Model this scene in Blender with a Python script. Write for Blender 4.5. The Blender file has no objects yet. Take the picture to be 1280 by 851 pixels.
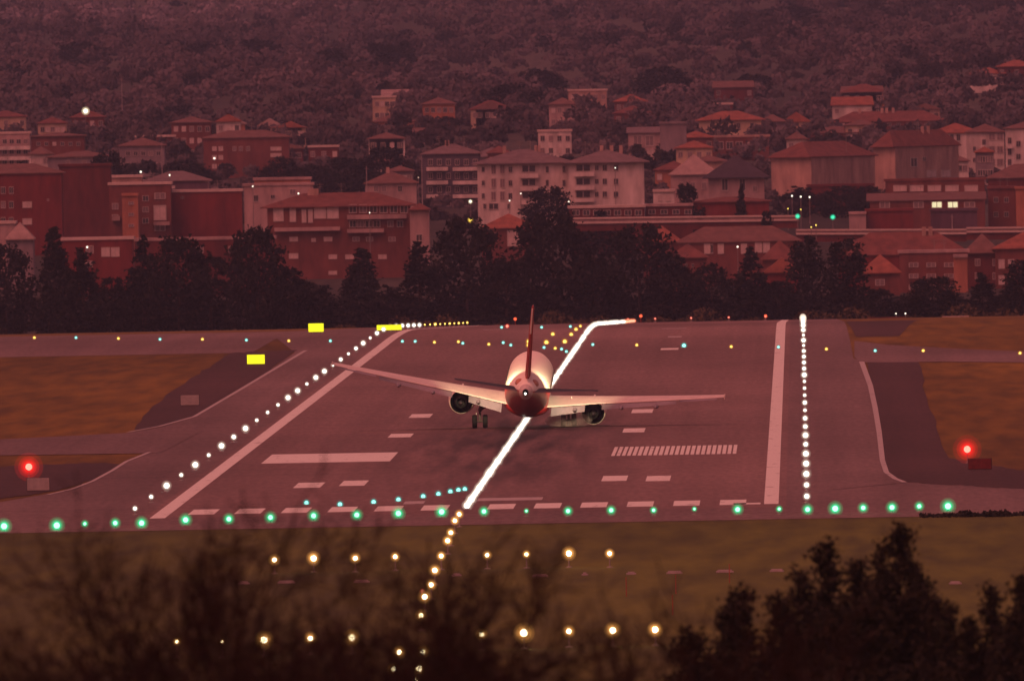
import bpy, bmesh, math, random
import numpy as np
from mathutils import Matrix, Vector
random.seed(7); rng = np.random.default_rng(7)
R = math.radians
sc = bpy.context.scene
col = sc.collection

# ------------------------------------------------------------------ camera
FPX = 40870.0                      # focal length in photo pixels (photo 1280 wide)
HC = 34.12                         # camera height above the runway plane
TH = R(1.05)                       # camera roll
VX, VY = 363.3, -382.6             # where the runway direction meets the picture (unrolled)
ya = VX / FPX; pa = -VY / FPX
F0 = Vector((-math.sin(ya)*math.cos(pa), math.cos(ya)*math.cos(pa), -math.sin(pa)))
R0 = Vector((math.cos(ya), math.sin(ya), 0)); U0 = R0.cross(F0)
CR = R0*math.cos(TH) - U0*math.sin(TH)
CU = R0*math.sin(TH) + U0*math.cos(TH)
CAM = Vector((0, 0, HC))
cd = bpy.data.cameras.new('camera'); cam = bpy.data.objects.new('camera', cd); col.objects.link(cam)
M = Matrix.Identity(4)
for i in range(3):
    M[i][0] = CR[i]; M[i][1] = CU[i]; M[i][2] = -F0[i]; M[i][3] = CAM[i]
cam.matrix_world = M
cd.sensor_width = 36; cd.lens = 36*FPX/1280; cd.clip_start = 1; cd.clip_end = 60000
cd.dof.use_dof = True; cd.dof.focus_distance = 2800; cd.dof.aperture_fstop = 6.6
sc.camera = cam

def ray(px, py):
    return (F0*FPX + CR*(px-640) - CU*(py-425.5))
def W(px, py, Y):
    d = ray(px, py); return CAM + d*(Y/d.y)
def G(px, py, z=0.0):
    d = ray(px, py); return CAM + d*((z-HC)/d.z)

# ------------------------------------------------------------------ light
w = bpy.data.worlds.new('World'); sc.world = w; w.use_nodes = True
nt = w.node_tree; nt.nodes.clear()
SUN_EL, SUN_AZ = R(58), R(215)
sky = nt.nodes.new('ShaderNodeTexSky'); sky.sky_type = 'NISHITA'; sky.sun_disc = False
sky.sun_elevation = SUN_EL; sky.sun_rotation = SUN_AZ; sky.air_density = 1.3; sky.dust_density = 3.0; sky.ozone_density = 1.0
tint = nt.nodes.new('ShaderNodeMix'); tint.data_type = 'RGBA'; tint.blend_type = 'MULTIPLY'; tint.inputs[0].default_value = 1
tint.inputs[7].default_value = (.84, .236, .19, 1)
bg = nt.nodes.new('ShaderNodeBackground'); bg.inputs[1].default_value = 0.15
ow = nt.nodes.new('ShaderNodeOutputWorld')
nt.links.new(sky.outputs[0], tint.inputs[6]); nt.links.new(tint.outputs[2], bg.inputs[0]); nt.links.new(bg.outputs[0], ow.inputs[0])
sl = bpy.data.lights.new('sun', 'SUN'); sl.energy = 0.5; sl.angle = R(50); sl.color = (1.0, 0.32, 0.30)
so = bpy.data.objects.new('sun', sl); col.objects.link(so)
sd = Vector((math.sin(SUN_AZ)*math.cos(SUN_EL), math.cos(SUN_AZ)*math.cos(SUN_EL), math.sin(SUN_EL)))
so.rotation_euler = (-sd).to_track_quat('-Z', 'Y').to_euler(); so.location = (0, 0, 200)
sc.view_settings.view_transform = 'Standard'; sc.view_settings.look = 'None'
sc.view_settings.exposure = 0.3; sc.view_settings.gamma = 1.0
sc.cycles.use_denoising = True; sc.cycles.max_bounces = 5; sc.cycles.diffuse_bounces = 2
sc.cycles.transparent_max_bounces = 48; sc.cycles.sample_clamp_indirect = 2.0; sc.cycles.volume_bounces = 1

# ------------------------------------------------------------------ terrain
_TY = [-200, 0, 300, 600, 900, 1300, 1700, 3600]
_TZ = [33.5, 31.6, 20, 12, 5.5, 1.0, -.02, -.02]
for Y in range(3650, 4800, 50):
    a = .008977 + (.008885-.008977)*max(0, (Y-3800)/955)
    z = min(0, HC - a*Y)
    if Y <= 3900: z = -.86*(max(0, Y-3700)/200)**2
    _TY.append(Y); _TZ.append(z)
def _zt(Y, py): return HC - (py-43)/FPX*Y
for Y, z in ((4850, -10.2), (5000, -10.8), (5600, -11.5), (6200, _zt(6200, 316)), (6800, _zt(6800, 275)), (7600, _zt(7600, 215)),
             (8400, _zt(8400, 165)), (9500, _zt(9500, 118)), (11500, _zt(11500, 55)), (14000, _zt(14000, -15)), (17000, _zt(17000, -70))):
    _TY.append(Y); _TZ.append(z)
def rz(Y): return float(np.interp(Y, _TY, _TZ))      # level of the paved strip
def gz(X, Y):
    z = rz(Y)
    if Y > 6500:
        k = min(1, (Y-6500)/3000)
        z += k*(3.0*math.sin(X/61+1.3+Y/900) + 2.2*math.sin(X/27+.4+Y/500) + .012*X)
    return z

# ------------------------------------------------------------------ helpers
class MB:
    def __init__(s): s.v = []; s.f = []; s.m = []
    def add(s, vs, fs, mi=0):
        n = len(s.v); s.v += [tuple(p) for p in vs]; s.f += [tuple(i+n for i in f) for f in fs]; s.m += [mi]*len(fs)
    def box(s, x0, x1, y0, y1, z0, z1, mi=0):
        s.add([(x0,y0,z0),(x1,y0,z0),(x1,y1,z0),(x0,y1,z0),(x0,y0,z1),(x1,y0,z1),(x1,y1,z1),(x0,y1,z1)],
              [(0,3,2,1),(4,5,6,7),(0,1,5,4),(1,2,6,5),(2,3,7,6),(3,0,4,7)], mi)
    def tube(s, a, b, r0, r1, n=6, mi=0, cap=True):
        a = Vector(a); b = Vector(b); d = (b-a)
        if d.length < 1e-6: return
        d.normalize(); u = d.orthogonal().normalized(); v = d.cross(u)
        vs = []
        for p, r in ((a, r0), (b, r1)):
            for k in range(n):
                t = 2*math.pi*k/n; vs.append(p + u*(r*math.cos(t)) + v*(r*math.sin(t)))
        fs = [(k, (k+1) % n, n+(k+1) % n, n+k) for k in range(n)]
        if cap: fs += [tuple(range(n))[::-1], tuple(range(n, 2*n))]
        s.add(vs, fs, mi)
    def lathe(s, prof, n=20, axis='z', c=(0,0,0), mi=0):
        vs = []
        for r, h in prof:
            for k in range(n):
                t = 2*math.pi*k/n; a, b = r*math.cos(t), r*math.sin(t)
                vs.append((c[0]+a, c[1]+b, c[2]+h) if axis == 'z' else ((c[0]+a, c[1]+h, c[2]+b) if axis == 'y' else (c[0]+h, c[1]+a, c[2]+b)))
        fs = [(i*n+k, i*n+(k+1) % n, (i+1)*n+(k+1) % n, (i+1)*n+k) for i in range(len(prof)-1) for k in range(n)]
        s.add(vs, fs, mi)
    def build(s, name, mats, parent=None, loc=None, smooth=False, mat4=None):
        me = bpy.data.meshes.new(name)
        vs = s.v if mat4 is None else [tuple(mat4 @ Vector(p)) for p in s.v]
        me.from_pydata(vs, [], s.f)
        if not isinstance(mats, (list, tuple)): mats = [mats]
        for m in mats: me.materials.append(m)
        if len(mats) > 1: me.polygons.foreach_set('material_index', s.m)
        if smooth: me.polygons.foreach_set('use_smooth', [True]*len(s.f))
        me.update()
        return obj(name, me, parent, loc)
def obj(name, me, parent=None, loc=None):
    o = bpy.data.objects.new(name, me); col.objects.link(o)
    if parent is not None: o.parent = parent
    if loc is not None: o.location = loc
    return o
def tag(o, label=None, cat=None, group=None, kind=None):
    if label: o['label'] = label
    if cat: o['category'] = cat
    if group: o['group'] = group
    if kind: o['kind'] = kind
    return o
def empty(name, loc, label, cat, group=None, rot=0):
    o = bpy.data.objects.new(name, None); col.objects.link(o); o.location = loc; o.rotation_euler = (0, 0, rot)
    return tag(o, label, cat, group)
def copy_tree(o, parent=None):
    c = o.copy(); col.objects.link(c); c.parent = parent
    for ch in list(o.children): copy_tree(ch, c)
    return c
def tri_mesh(name, V, T, mat):
    me = bpy.data.meshes.new(name)
    V = np.asarray(V, dtype=np.float32); T = np.asarray(T, dtype=np.int32)
    me.vertices.add(len(V)); me.vertices.foreach_set('co', V.ravel())
    me.loops.add(T.size); me.loops.foreach_set('vertex_index', T.ravel())
    me.polygons.add(len(T)); me.polygons.foreach_set('loop_start', np.arange(len(T), dtype=np.int32)*3)
    me.materials.append(mat); me.update(calc_edges=True); me.validate(); return me
_ONES = ['','first','second','third','fourth','fifth','sixth','seventh','eighth','ninth','tenth','eleventh','twelfth','thirteenth','fourteenth','fifteenth','sixteenth','seventeenth','eighteenth','nineteenth']
def ordn(n):
    if n < 20: return _ONES[n]
    t = {2:'twent',3:'thirt',4:'fort',5:'fift'}[n//10]
    return t+'ieth' if n % 10 == 0 else t+'y-'+_ONES[n % 10]

# ------------------------------------------------------------------ materials
def mat(name, c, rough=.85, var=.18, scale=.4, bump=0., stretch=(1,1,1), metal=0., c2=None, spec=.25, detail=6, contrast=(.35,.65)):
    m = bpy.data.materials.new(name); m.use_nodes = True; n = m.node_tree.nodes; l = m.node_tree.links
    b = n['Principled BSDF']; b.inputs['Roughness'].default_value = rough; b.inputs['Metallic'].default_value = metal
    b.inputs['Specular IOR Level'].default_value = spec
    g = n.new('ShaderNodeNewGeometry'); mp = n.new('ShaderNodeMapping'); mp.inputs['Scale'].default_value = stretch
    l.new(g.outputs['Position'], mp.inputs['Vector'])
    t = n.new('ShaderNodeTexNoise'); t.inputs['Scale'].default_value = scale; t.inputs['Detail'].default_value = detail; t.inputs['Roughness'].default_value = .62
    l.new(mp.outputs[0], t.inputs['Vector'])
    r = n.new('ShaderNodeValToRGB'); e = r.color_ramp.elements; e[0].position, e[1].position = contrast
    lo = [x*(1-var) for x in c]; hi = list(c2) if c2 else [min(1, x*(1+var)) for x in c]
    e[0].color = (*lo, 1); e[1].color = (*hi, 1)
    l.new(t.outputs['Fac'], r.inputs[0]); l.new(r.outputs[0], b.inputs['Base Color'])
    if bump:
        bm = n.new('ShaderNodeBump'); bm.inputs['Strength'].default_value = bump; bm.inputs['Distance'].default_value = .3
        l.new(t.outputs['Fac'], bm.inputs['Height']); l.new(bm.outputs[0], b.inputs['Normal'])
    return m
def emis(name, c, s, alpha=1.0, light=False):
    m = bpy.data.materials.new(name); m.use_nodes = True; n = m.node_tree.nodes; l = m.node_tree.links; n.clear()
    o = n.new('ShaderNodeOutputMaterial'); e = n.new('ShaderNodeEmission'); e.inputs[0].default_value = (*c, 1); e.inputs[1].default_value = s
    if alpha < 1:
        t = n.new('ShaderNodeBsdfTransparent'); x = n.new('ShaderNodeMixShader'); x.inputs[0].default_value = alpha
        l.new(t.outputs[0], x.inputs[1]); l.new(e.outputs[0], x.inputs[2]); l.new(x.outputs[0], o.inputs[0])
    else: l.new(e.outputs[0], o.inputs[0])
    m.cycles.emission_sampling = 'FRONT' if light else 'NONE'
    return m

M_grass = mat('grass', (.115,.072,.008), .95, .45, .011, .4, (1,.08,1), c2=(.21,.145,.016), detail=12)
def ground_material(m):
    # greener in front of the threshold, browner and drier beyond, dark scrub soil behind the runway
    n = m.node_tree.nodes; l = m.node_tree.links; b = n['Principled BSDF']; r = n['Color Ramp']
    g = n['Geometry']; s = n.new('ShaderNodeSeparateXYZ'); l.new(g.outputs['Position'], s.inputs[0])
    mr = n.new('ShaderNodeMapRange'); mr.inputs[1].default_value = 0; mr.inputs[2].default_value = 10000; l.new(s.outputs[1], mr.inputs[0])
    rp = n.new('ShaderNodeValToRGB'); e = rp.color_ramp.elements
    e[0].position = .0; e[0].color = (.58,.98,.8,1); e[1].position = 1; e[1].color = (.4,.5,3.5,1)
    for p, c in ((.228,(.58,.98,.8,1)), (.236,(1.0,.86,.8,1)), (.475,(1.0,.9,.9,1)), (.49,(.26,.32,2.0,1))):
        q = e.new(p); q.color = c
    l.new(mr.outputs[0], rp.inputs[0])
    x = n.new('ShaderNodeMix'); x.data_type = 'RGBA'; x.blend_type = 'MULTIPLY'; x.inputs[0].default_value = 1
    l.new(r.outputs[0], x.inputs[6]); l.new(rp.outputs[0], x.inputs[7])
    t2 = n.new('ShaderNodeTexNoise'); t2.inputs['Scale'].default_value = .45; t2.inputs['Detail'].default_value = 8
    mp = n.new('ShaderNodeMapping'); mp.inputs['Scale'].default_value = (1, .045, 1); l.new(g.outputs['Position'], mp.inputs[0]); l.new(mp.outputs[0], t2.inputs[0])
    r2 = n.new('ShaderNodeValToRGB'); r2.color_ramp.elements[0].position = .3; r2.color_ramp.elements[0].color = (.55,.55,.55,1); r2.color_ramp.elements[1].position = .65; r2.color_ramp.elements[1].color = (1.15,1.15,1.15,1)
    l.new(t2.outputs[0], r2.inputs[0])
    y = n.new('ShaderNodeMix'); y.data_type = 'RGBA'; y.blend_type = 'MULTIPLY'; y.inputs[0].default_value = 1
    l.new(x.outputs[2], y.inputs[6]); l.new(r2.outputs[0], y.inputs[7]); l.new(y.outputs[2], b.inputs['Base Color'])
ground_material(M_grass)

def asphalt_material(name, base, worn=0):
    m = bpy.data.materials.new(name); m.use_nodes = True; n = m.node_tree.nodes; l = m.node_tree.links
    b = n['Principled BSDF']; b.inputs['Roughness'].default_value = .8; b.inputs['Specular IOR Level'].default_value = .2
    g = n.new('ShaderNodeNewGeometry')
    def noise(scale, st, lo, hi, p0=.3, p1=.7, det=8):
        mp = n.new('ShaderNodeMapping'); mp.inputs['Scale'].default_value = st; l.new(g.outputs['Position'], mp.inputs[0])
        t = n.new('ShaderNodeTexNoise'); t.inputs['Scale'].default_value = scale; t.inputs['Detail'].default_value = det; l.new(mp.outputs[0], t.inputs[0])
        r = n.new('ShaderNodeValToRGB'); r.color_ramp.elements[0].position = p0; r.color_ramp.elements[1].position = p1
        r.color_ramp.elements[0].color = (lo,lo,lo,1); r.color_ramp.elements[1].color = (hi,hi,hi,1); l.new(t.outputs[0], r.inputs[0]); return r.outputs[0], t
    def mul(a, b2):
        x = n.new('ShaderNodeMix'); x.data_type = 'RGBA'; x.blend_type = 'MULTIPLY'; x.inputs[0].default_value = 1
        if isinstance(a, tuple): x.inputs[6].default_value = (*a, 1)
        else: l.new(a, x.inputs[6])
        l.new(b2, x.inputs[7]); return x.outputs[2]
    c = mul(base, noise(.05, (1,.1,1), .82, 1.12)[0])
    a2, t2 = noise(2.2, (1,.06,1), .78, 1.18, .3, .7, 12); c = mul(c, a2)
    c = mul(c, noise(.35, (1,.004,1), .84, 1.08)[0]); c = mul(c, noise(.012, (1,.35,1), .82, 1.12, .35, .65, 3)[0]); c = mul(c, noise(.13, (.05,1,1), .9, 1.04, .3, .5, 2)[0])            # long tyre streaks along the strip
    if worn:
        s = n.new('ShaderNodeSeparateXYZ'); l.new(g.outputs['Position'], s.inputs[0])
        def bell(axis, c0, wd):
            a = n.new('ShaderNodeMath'); a.operation = 'SUBTRACT'; l.new(s.outputs[axis], a.inputs[0]); a.inputs[1].default_value = c0
            d = n.new('ShaderNodeMath'); d.operation = 'DIVIDE'; l.new(a.outputs[0], d.inputs[0]); d.inputs[1].default_value = wd
            p = n.new('ShaderNodeMath'); p.operation = 'POWER'; ab = n.new('ShaderNodeMath'); ab.operation = 'ABSOLUTE'; l.new(d.outputs[0], ab.inputs[0]); l.new(ab.outputs[0], p.inputs[0]); p.inputs[1].default_value = 2
            q = n.new('ShaderNodeMath'); q.operation = 'MULTIPLY'; l.new(p.outputs[0], q.inputs[0]); q.inputs[1].default_value = -1
            ex = n.new('ShaderNodeMath'); ex.operation = 'EXPONENT'; l.new(q.outputs[0], ex.inputs[0]); return ex.outputs[0]
        mm = n.new('ShaderNodeMath'); mm.operation = 'MULTIPLY'; l.new(bell(0, -24.4, 9), mm.inputs[0]); l.new(bell(1, 2760, 330), mm.inputs[1])
        nz, tz = noise(.5, (1,.02,1), .2, 1.0, .35, .6); m3 = n.new('ShaderNodeMath'); m3.operation = 'MULTIPLY'; l.new(mm.outputs[0], m3.inputs[0]); l.new(nz, m3.inputs[1])
        x = n.new('ShaderNodeMix'); x.data_type = 'RGBA'; l.new(m3.outputs[0], x.inputs[0]); l.new(c, x.inputs[6]); x.inputs[7].default_value = (.03,.024,.024,1); c = x.outputs[2]
    l.new(c, b.inputs['Base Color'])
    bm = n.new('ShaderNodeBump'); bm.inputs['Strength'].default_value = .25; bm.inputs['Distance'].default_value = .05; l.new(t2.outputs[0], bm.inputs['Height']); l.new(bm.outputs[0], b.inputs['Normal'])
    return m
M_runway = asphalt_material('runway_asphalt', (.20,.138,.128), 1)
M_shoulder = asphalt_material('shoulder_asphalt', (.17,.125,.12))
M_taxi = asphalt_material('taxiway_asphalt', (.17,.125,.12))
M_verge = asphalt_material('dark_verge', (.062,.033,.032))
def paint_material(name, c, under=(.16,.15,.15)):
    m = mat(name, under, .7, 0, .9, 0, (1,.12,1), c2=c, contrast=(.28,.42), detail=10); return m
M_paint = paint_material('worn_white_paint', (.66,.70,.64))
M_paint_dim = paint_material('faded_paint', (.38,.37,.36))

# ------------------------------------------------------------------ ground
def rows(y0, y1):
    return [y0] + [y for y in _TY if y0 < y < y1] + [y1]
ys = sorted(set(list(range(-200, 3600, 100)) + list(range(3600, 4860, 25)) + list(range(4860, 6500, 120)) + list(range(6500, 17001, 160)) + [1300,1700]))
xs = [-4000,-2000,-1000] + list(range(-600, 601, 24)) + [1000,2000,4000]
b = MB(); vs = [(x, y, gz(x, y)-.02) for y in ys for x in xs]; nx = len(xs)
fs = [(j*nx+i, j*nx+i+1, (j+1)*nx+i+1, (j+1)*nx+i) for j in range(len(ys)-1) for i in range(nx-1)]
b.add(vs, fs); tag(b.build('ground', M_grass, smooth=True), kind='structure')

def band(name, m, pts, dz, parent=None, kind='structure'):
    """a sheet between left and right borders given as (xl, xr, Y), following the terrain"""
    pts = sorted(pts, key=lambda p: p[2]); Y = [p[2] for p in pts]
    yy = sorted(set([q for a, c in zip(Y[:-1], Y[1:]) for q in rows(a, c)]))
    v = []; f = []
    for k, y in enumerate(yy):
        xl = float(np.interp(y, Y, [p[0] for p in pts])); xr = float(np.interp(y, Y, [p[1] for p in pts]))
        v += [(xl, y, rz(y)+dz), (xr, y, rz(y)+dz)]
        if k: f.append((2*k-2, 2*k-1, 2*k+1, 2*k))
    q = MB(); q.add(v, f); o = q.build(name, m, parent)
    if kind: o['kind'] = kind
    return o
def poly(name, m, pix, dz, kind='structure', parent=None, z=0.0, rag=0):
    if rag:
        r_ = random.Random(len(pix)); out = []
        for (ax, ay), (bx, by) in zip(pix, pix[1:]+pix[:1]):
            n_ = max(1, int(math.hypot(bx-ax, by-ay)/7)); out += [(ax+(bx-ax)*k/n_+r_.uniform(-rag, rag)*(k > 0)*2, ay+(by-ay)*k/n_+r_.uniform(-rag, rag)*(k > 0)*.45) for k in range(n_)]
        pix = out
    v = [G(x, y, z) for x, y in pix]; bm = bmesh.new()
    vv = [bm.verts.new((p.x, p.y, z+dz)) for p in v]; bm.faces.new(vv); bmesh.ops.triangulate(bm, faces=bm.faces[:]); 
    for f_ in bm.faces:
        f_.normal_update()
        if f_.normal.z < 0: f_.normal_flip()
    me = bpy.data.meshes.new(name); bm.to_mesh(me); bm.free(); me.materials.append(m); o = obj(name, me, parent)
    if kind: o['kind'] = kind
    return o
XC = -24.4; YT = 2352.0; YE = 4750.0
# pavement outside the runway stripes, then the runway itself on top
L = [G(400,419), G(380,440), G(243,521), G(200,533)]
lp = [(-60, 3.2, YE)]
band('shoulder', M_shoulder, [(-62, 5, YE), (-62, 5, 3800), (G(380,440).x-1, 5.2, G(380,440).y), (G(300,487).x, 5.2, G(300,487).y),
     (G(243,521).x, 5.2, G(243,521).y), (G(200,534).x, 5.2, G(200,534).y), (G(187,565).x, 5.2, G(187,565).y), (G(155,577).x, 6.6, G(155,577).y),
     (G(116,602).x, 7, G(116,602).y), (G(70,615).x, G(1130,603).x, G(70,615).y), (G(0,627).x, G(1280,612).x+4, G(0,627).y), (G(-60,634).x, 22, G(-60,634).y),
     (-90, 40, G(600,646).y), (-90, 40, G(600,655).y)], .004)
band('runway', M_runway, [(-47.4, -1.4, YT-14), (-47.4, -1.4, YE)], .010)
poly('taxiway', M_taxi, [(-120,551),(0,549),(160,541),(205,533),(243,521),(250,540),(200,566),(0,569),(-120,571)], .007)
band('crossing_taxiway', M_taxi, [(-140, G(360,416).x, 3950), (-140, -60, 3560)], .002)
poly('taxiway', M_taxi, [(1068,446),(1068,426),(1110,431),(1200,436),(1400,444),(1400,454),(1180,452),(1076,453)], .007)
poly('old_taxiway', M_verge, [(372,437),(290,441),(235,475),(190,508),(168,537),(205,533),(243,521),(300,488)], .003, rag=1.6)
poly('old_taxiway', M_verge, [(1084,453),(1148,452),(1156,490),(1172,540),(1186,572),(1280,588),(1400,600),(1400,618),(1280,611),(1130,602),(1107,590),(1100,555),(1090,490)], .003, rag=1.6)
poly('shoulder', M_shoulder, [(1056,446),(1077,450),(1080,460),(1088,482),(1094,510),(1099,540),(1103,575),(1108,590),(1119,598),(1131,603),(1040,612),(1040,446)], .0055)
band('old_taxiway', M_verge, [(G(1070,421).x, G(1125,422).x, G(1070,421).y), (5, 14, 3900)], .006)
poly('service_track', M_verge, [(0,583),(60,580),(130,578),(150,580),(116,600),(70,613),(0,623),(-80,628),(-80,590)], .0015, rag=1.6)

runway = bpy.data.objects['runway']
def mark(name, x0, x1, y0, y1, m=M_paint):
    return band(name, m, [(x0, x1, y0), (x0, x1, y1)], .014, runway, kind=None)
mark('edge_stripe', -46.95, -45.85, YT-14, YE-40); mark('edge_stripe', -3.0, -1.95, YT+2, YE-40)
mark('edge_stripe', -5.2, -3.25, YT+2, YT+9)
for k in range(6):
    for s in (-1, 1): 
        x = XC + s*(2.4 + 3.35*k)
        if abs(x-XC) < 21: mark('threshold_bar', x-.95, x+.95, YT+1, YT+26)
def pmark(name, x0, x1, yc, dpy, m=M_paint):
    a = G(x0, yc+dpy/2); c = G(x1, yc-dpy/2); xc0, xc1 = min(a.x, c.x), max(a.x, c.x)
    return mark(name, G(x0, yc).x, G(x1, yc).x, a.y, c.y, m)
# touchdown zone bars and the aiming point as they stand in the photo
for x0, x1, y, h in ((370,403,606,7),(427,458,603.5,7),(487,515,544,5),(513,539,519.5,5),(753,784,597.5,7),(808,838,597.5,7),
                     (779,806,537.5,5.5),(790,816,513.5,5),(826,848,436,2.5),(835,852,421,1.6),(827,858,409.5,1.4),(604,628,409,1.4)):
    pmark('touchdown_bar', x0, x1, y, h, M_paint if y > 430 else M_paint_dim)
a = G(330,576); c = G(492,566); mark('aiming_block', a.x, G(492,571).x, G(410,577.5).y, G(410,566.5).y)
xa, xb = G(767,562).x, G(923,562).x; n = 24
for k in range(n):
    x = xa + (xb-xa)*k/n; mark('aiming_stripe', x, x+(xb-xa)/n*.68, G(845,568).y, G(845,557).y)
mark('cross_line', G(598,623).x, G(678,623).x, G(640,625).y, G(640,621.5).y, M_paint_dim)
mark('cross_line', G(505,628).x, G(530,628).x, G(517,629.5).y, G(517,626).y, M_paint_dim)
# curved edge lines on the shoulders
sh = bpy.data.objects['shoulder']
def line(pix, wpx, m, parent, dz=.013):
    P = [G(x, y) for x, y in pix]; v = []; f = []
    for i, p in enumerate(P):
        wd = wpx/2*p.y/FPX
        v += [(p.x-wd, p.y, dz), (p.x+wd, p.y, dz)]
        if i: f.append((2*i-2, 2*i-1, 2*i+1, 2*i))
    q = MB(); q.add(v, f); q.build('edge_line', m, parent)
line([(1131,602.5),(1119,598),(1108,590),(1103,575),(1099,540),(1094,510),(1088,482),(1080,460),(1077,452)], 6.5, M_paint_dim, sh)
line([(1288,611),(1220,607.5),(1160,604.5),(1131,602.5)], 40, M_paint_dim, sh, .0125) if 0 else None
line([(60,618),(90,611),(116,601),(140,588),(158,576.5),(187,565)], 5, M_paint_dim, sh)
line([(160,540),(200,532.5),(243,520.5),(300,487),(345,460),(382,438)], 5, M_paint_dim, sh)

# ------------------------------------------------------------------ haze
hz = MB(); hz.box(-4100, 4100, -300, 17150, -12.9, 125)
mh = bpy.data.materials.new('haze'); mh.use_nodes = True; nh = mh.node_tree; nh.nodes.clear()
oh = nh.nodes.new('ShaderNodeOutputMaterial'); pv = nh.nodes.new('ShaderNodeVolumePrincipled')
pv.inputs['Color'].default_value = (.47,.66,1,1); pv.inputs['Density'].default_value = 2.4e-5; pv.inputs['Anisotropy'].default_value = .2
nh.links.new(pv.outputs[0], oh.inputs['Volume'])
tag(hz.build('haze', mh), kind='stuff')
# ------------------------------------------------------------------ lamps
M_house = mat('lamp_housing', (.22,.2,.19), .6, .1, 3)
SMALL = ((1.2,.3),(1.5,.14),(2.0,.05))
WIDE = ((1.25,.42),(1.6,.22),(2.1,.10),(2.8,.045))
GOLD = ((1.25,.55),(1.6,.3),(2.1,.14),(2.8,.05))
def lamp_proto(kind, core, halo, s_core, s_halo, r, h, cat, layers):
    """fixture standing on the ground: base, stem, bright bulb, translucent shells imitating glow (each a globe), added around it"""
    root = empty(kind, (0,0,0), 'x', cat)
    q = MB(); q.lathe([(.001,0),(.22,0),(.2,.05),(.05,.08),(.04,max(.09,h-r)),(.001,max(.09,h-r))], 8); q.build('base', M_house, root)
    q = MB(); q.lathe([(max(.001, r*math.sin(a)), h-r*math.cos(a)) for a in [math.pi*i/8 for i in range(9)]], 12)
    q.build('bulb', emis(kind+'_bulb', core, s_core, light='approach' in kind or 'threshold' in kind or 'stop' in kind), root, smooth=True)
    q = MB(); ms_ = []  # nested emissive shells, added to imitate the halo around a bright lamp
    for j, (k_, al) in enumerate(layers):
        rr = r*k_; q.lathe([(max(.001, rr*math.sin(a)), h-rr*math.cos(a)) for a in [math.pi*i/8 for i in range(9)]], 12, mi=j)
        ms_.append(emis(kind+'_glow_shell', halo, s_halo, al))
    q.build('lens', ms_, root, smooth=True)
    return root
WHITE = ((1,.95,.86), (1,.78,.62)); GREEN = ((.55,1,.75), (.02,.75,.28)); AMBER = ((1,.82,.5), (1,.42,.1)); CYAN = ((.4,.95,.85), (.03,.5,.42))
YEL = ((1,.75,.18), (1,.42,.03)); RED = ((1,.45,.3), (1,.04,.02))
_proto = {}
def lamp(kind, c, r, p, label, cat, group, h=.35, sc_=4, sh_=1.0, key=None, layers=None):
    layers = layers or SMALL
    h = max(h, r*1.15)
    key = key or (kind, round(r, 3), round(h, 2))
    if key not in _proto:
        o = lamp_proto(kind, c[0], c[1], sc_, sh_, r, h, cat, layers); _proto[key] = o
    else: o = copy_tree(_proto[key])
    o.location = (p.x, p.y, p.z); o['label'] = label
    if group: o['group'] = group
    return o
def ground_at(px, py, h):
    """where a lamp whose head shows at this pixel stands"""
    p = G(px, py, h)
    for _ in range(6):
        if p.y > 3700:
            p = G(px, py, rz(min(p.y, 4745))+h)
            if p.y > 4745: p = W(px, py, 4745)
    return Vector((p.x, p.y, rz(p.y)))

# runway centreline: one lamp every 15 m, red at the far end
k = 0; Y = YT+4
while Y < YE-3:
    far = Y > 4480
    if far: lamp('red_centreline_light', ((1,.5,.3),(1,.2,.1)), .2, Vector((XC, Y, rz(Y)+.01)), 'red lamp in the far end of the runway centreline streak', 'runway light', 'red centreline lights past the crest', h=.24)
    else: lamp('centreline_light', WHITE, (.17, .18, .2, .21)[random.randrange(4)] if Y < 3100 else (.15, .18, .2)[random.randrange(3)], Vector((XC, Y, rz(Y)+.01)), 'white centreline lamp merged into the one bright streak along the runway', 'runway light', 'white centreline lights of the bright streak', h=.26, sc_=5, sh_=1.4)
    Y += 15
# edge lamps
xl = G(165,638.5,.4).x; 
yr = [620.5,601,587.6,575,562.8,551,540.5,530,519.8,510.4]
Y0 = G(1008,620.5,.4).y; XRL = G(1008.5,620.5,.4).x
n = 0; Y = Y0
while Y < YE:
    n += 1
    xr = XRL
    jit = random.uniform(.85, 1.12)
    for side, X in (('left', xl), ('right', xr)):
        # the same physical lamp spacing on both sides; the last 600 m show amber
        if Y > YE-560 and side == 'left':
            kind, c, colr = 'amber_edge_light', YEL, 'amber'
        else: kind, c, colr = 'white_edge_light', WHITE, 'white'
        r = (.12, .16, .2)[random.randrange(3)] if Y < 3700 else (.22 if side == 'right' else .19)
        r = (.09, .12, .15)[random.randrange(3)] if colr == 'amber' else r
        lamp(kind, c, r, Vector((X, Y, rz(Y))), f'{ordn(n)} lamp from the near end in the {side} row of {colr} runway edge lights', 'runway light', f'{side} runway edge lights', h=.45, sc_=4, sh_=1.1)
    Y += 59.1
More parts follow.
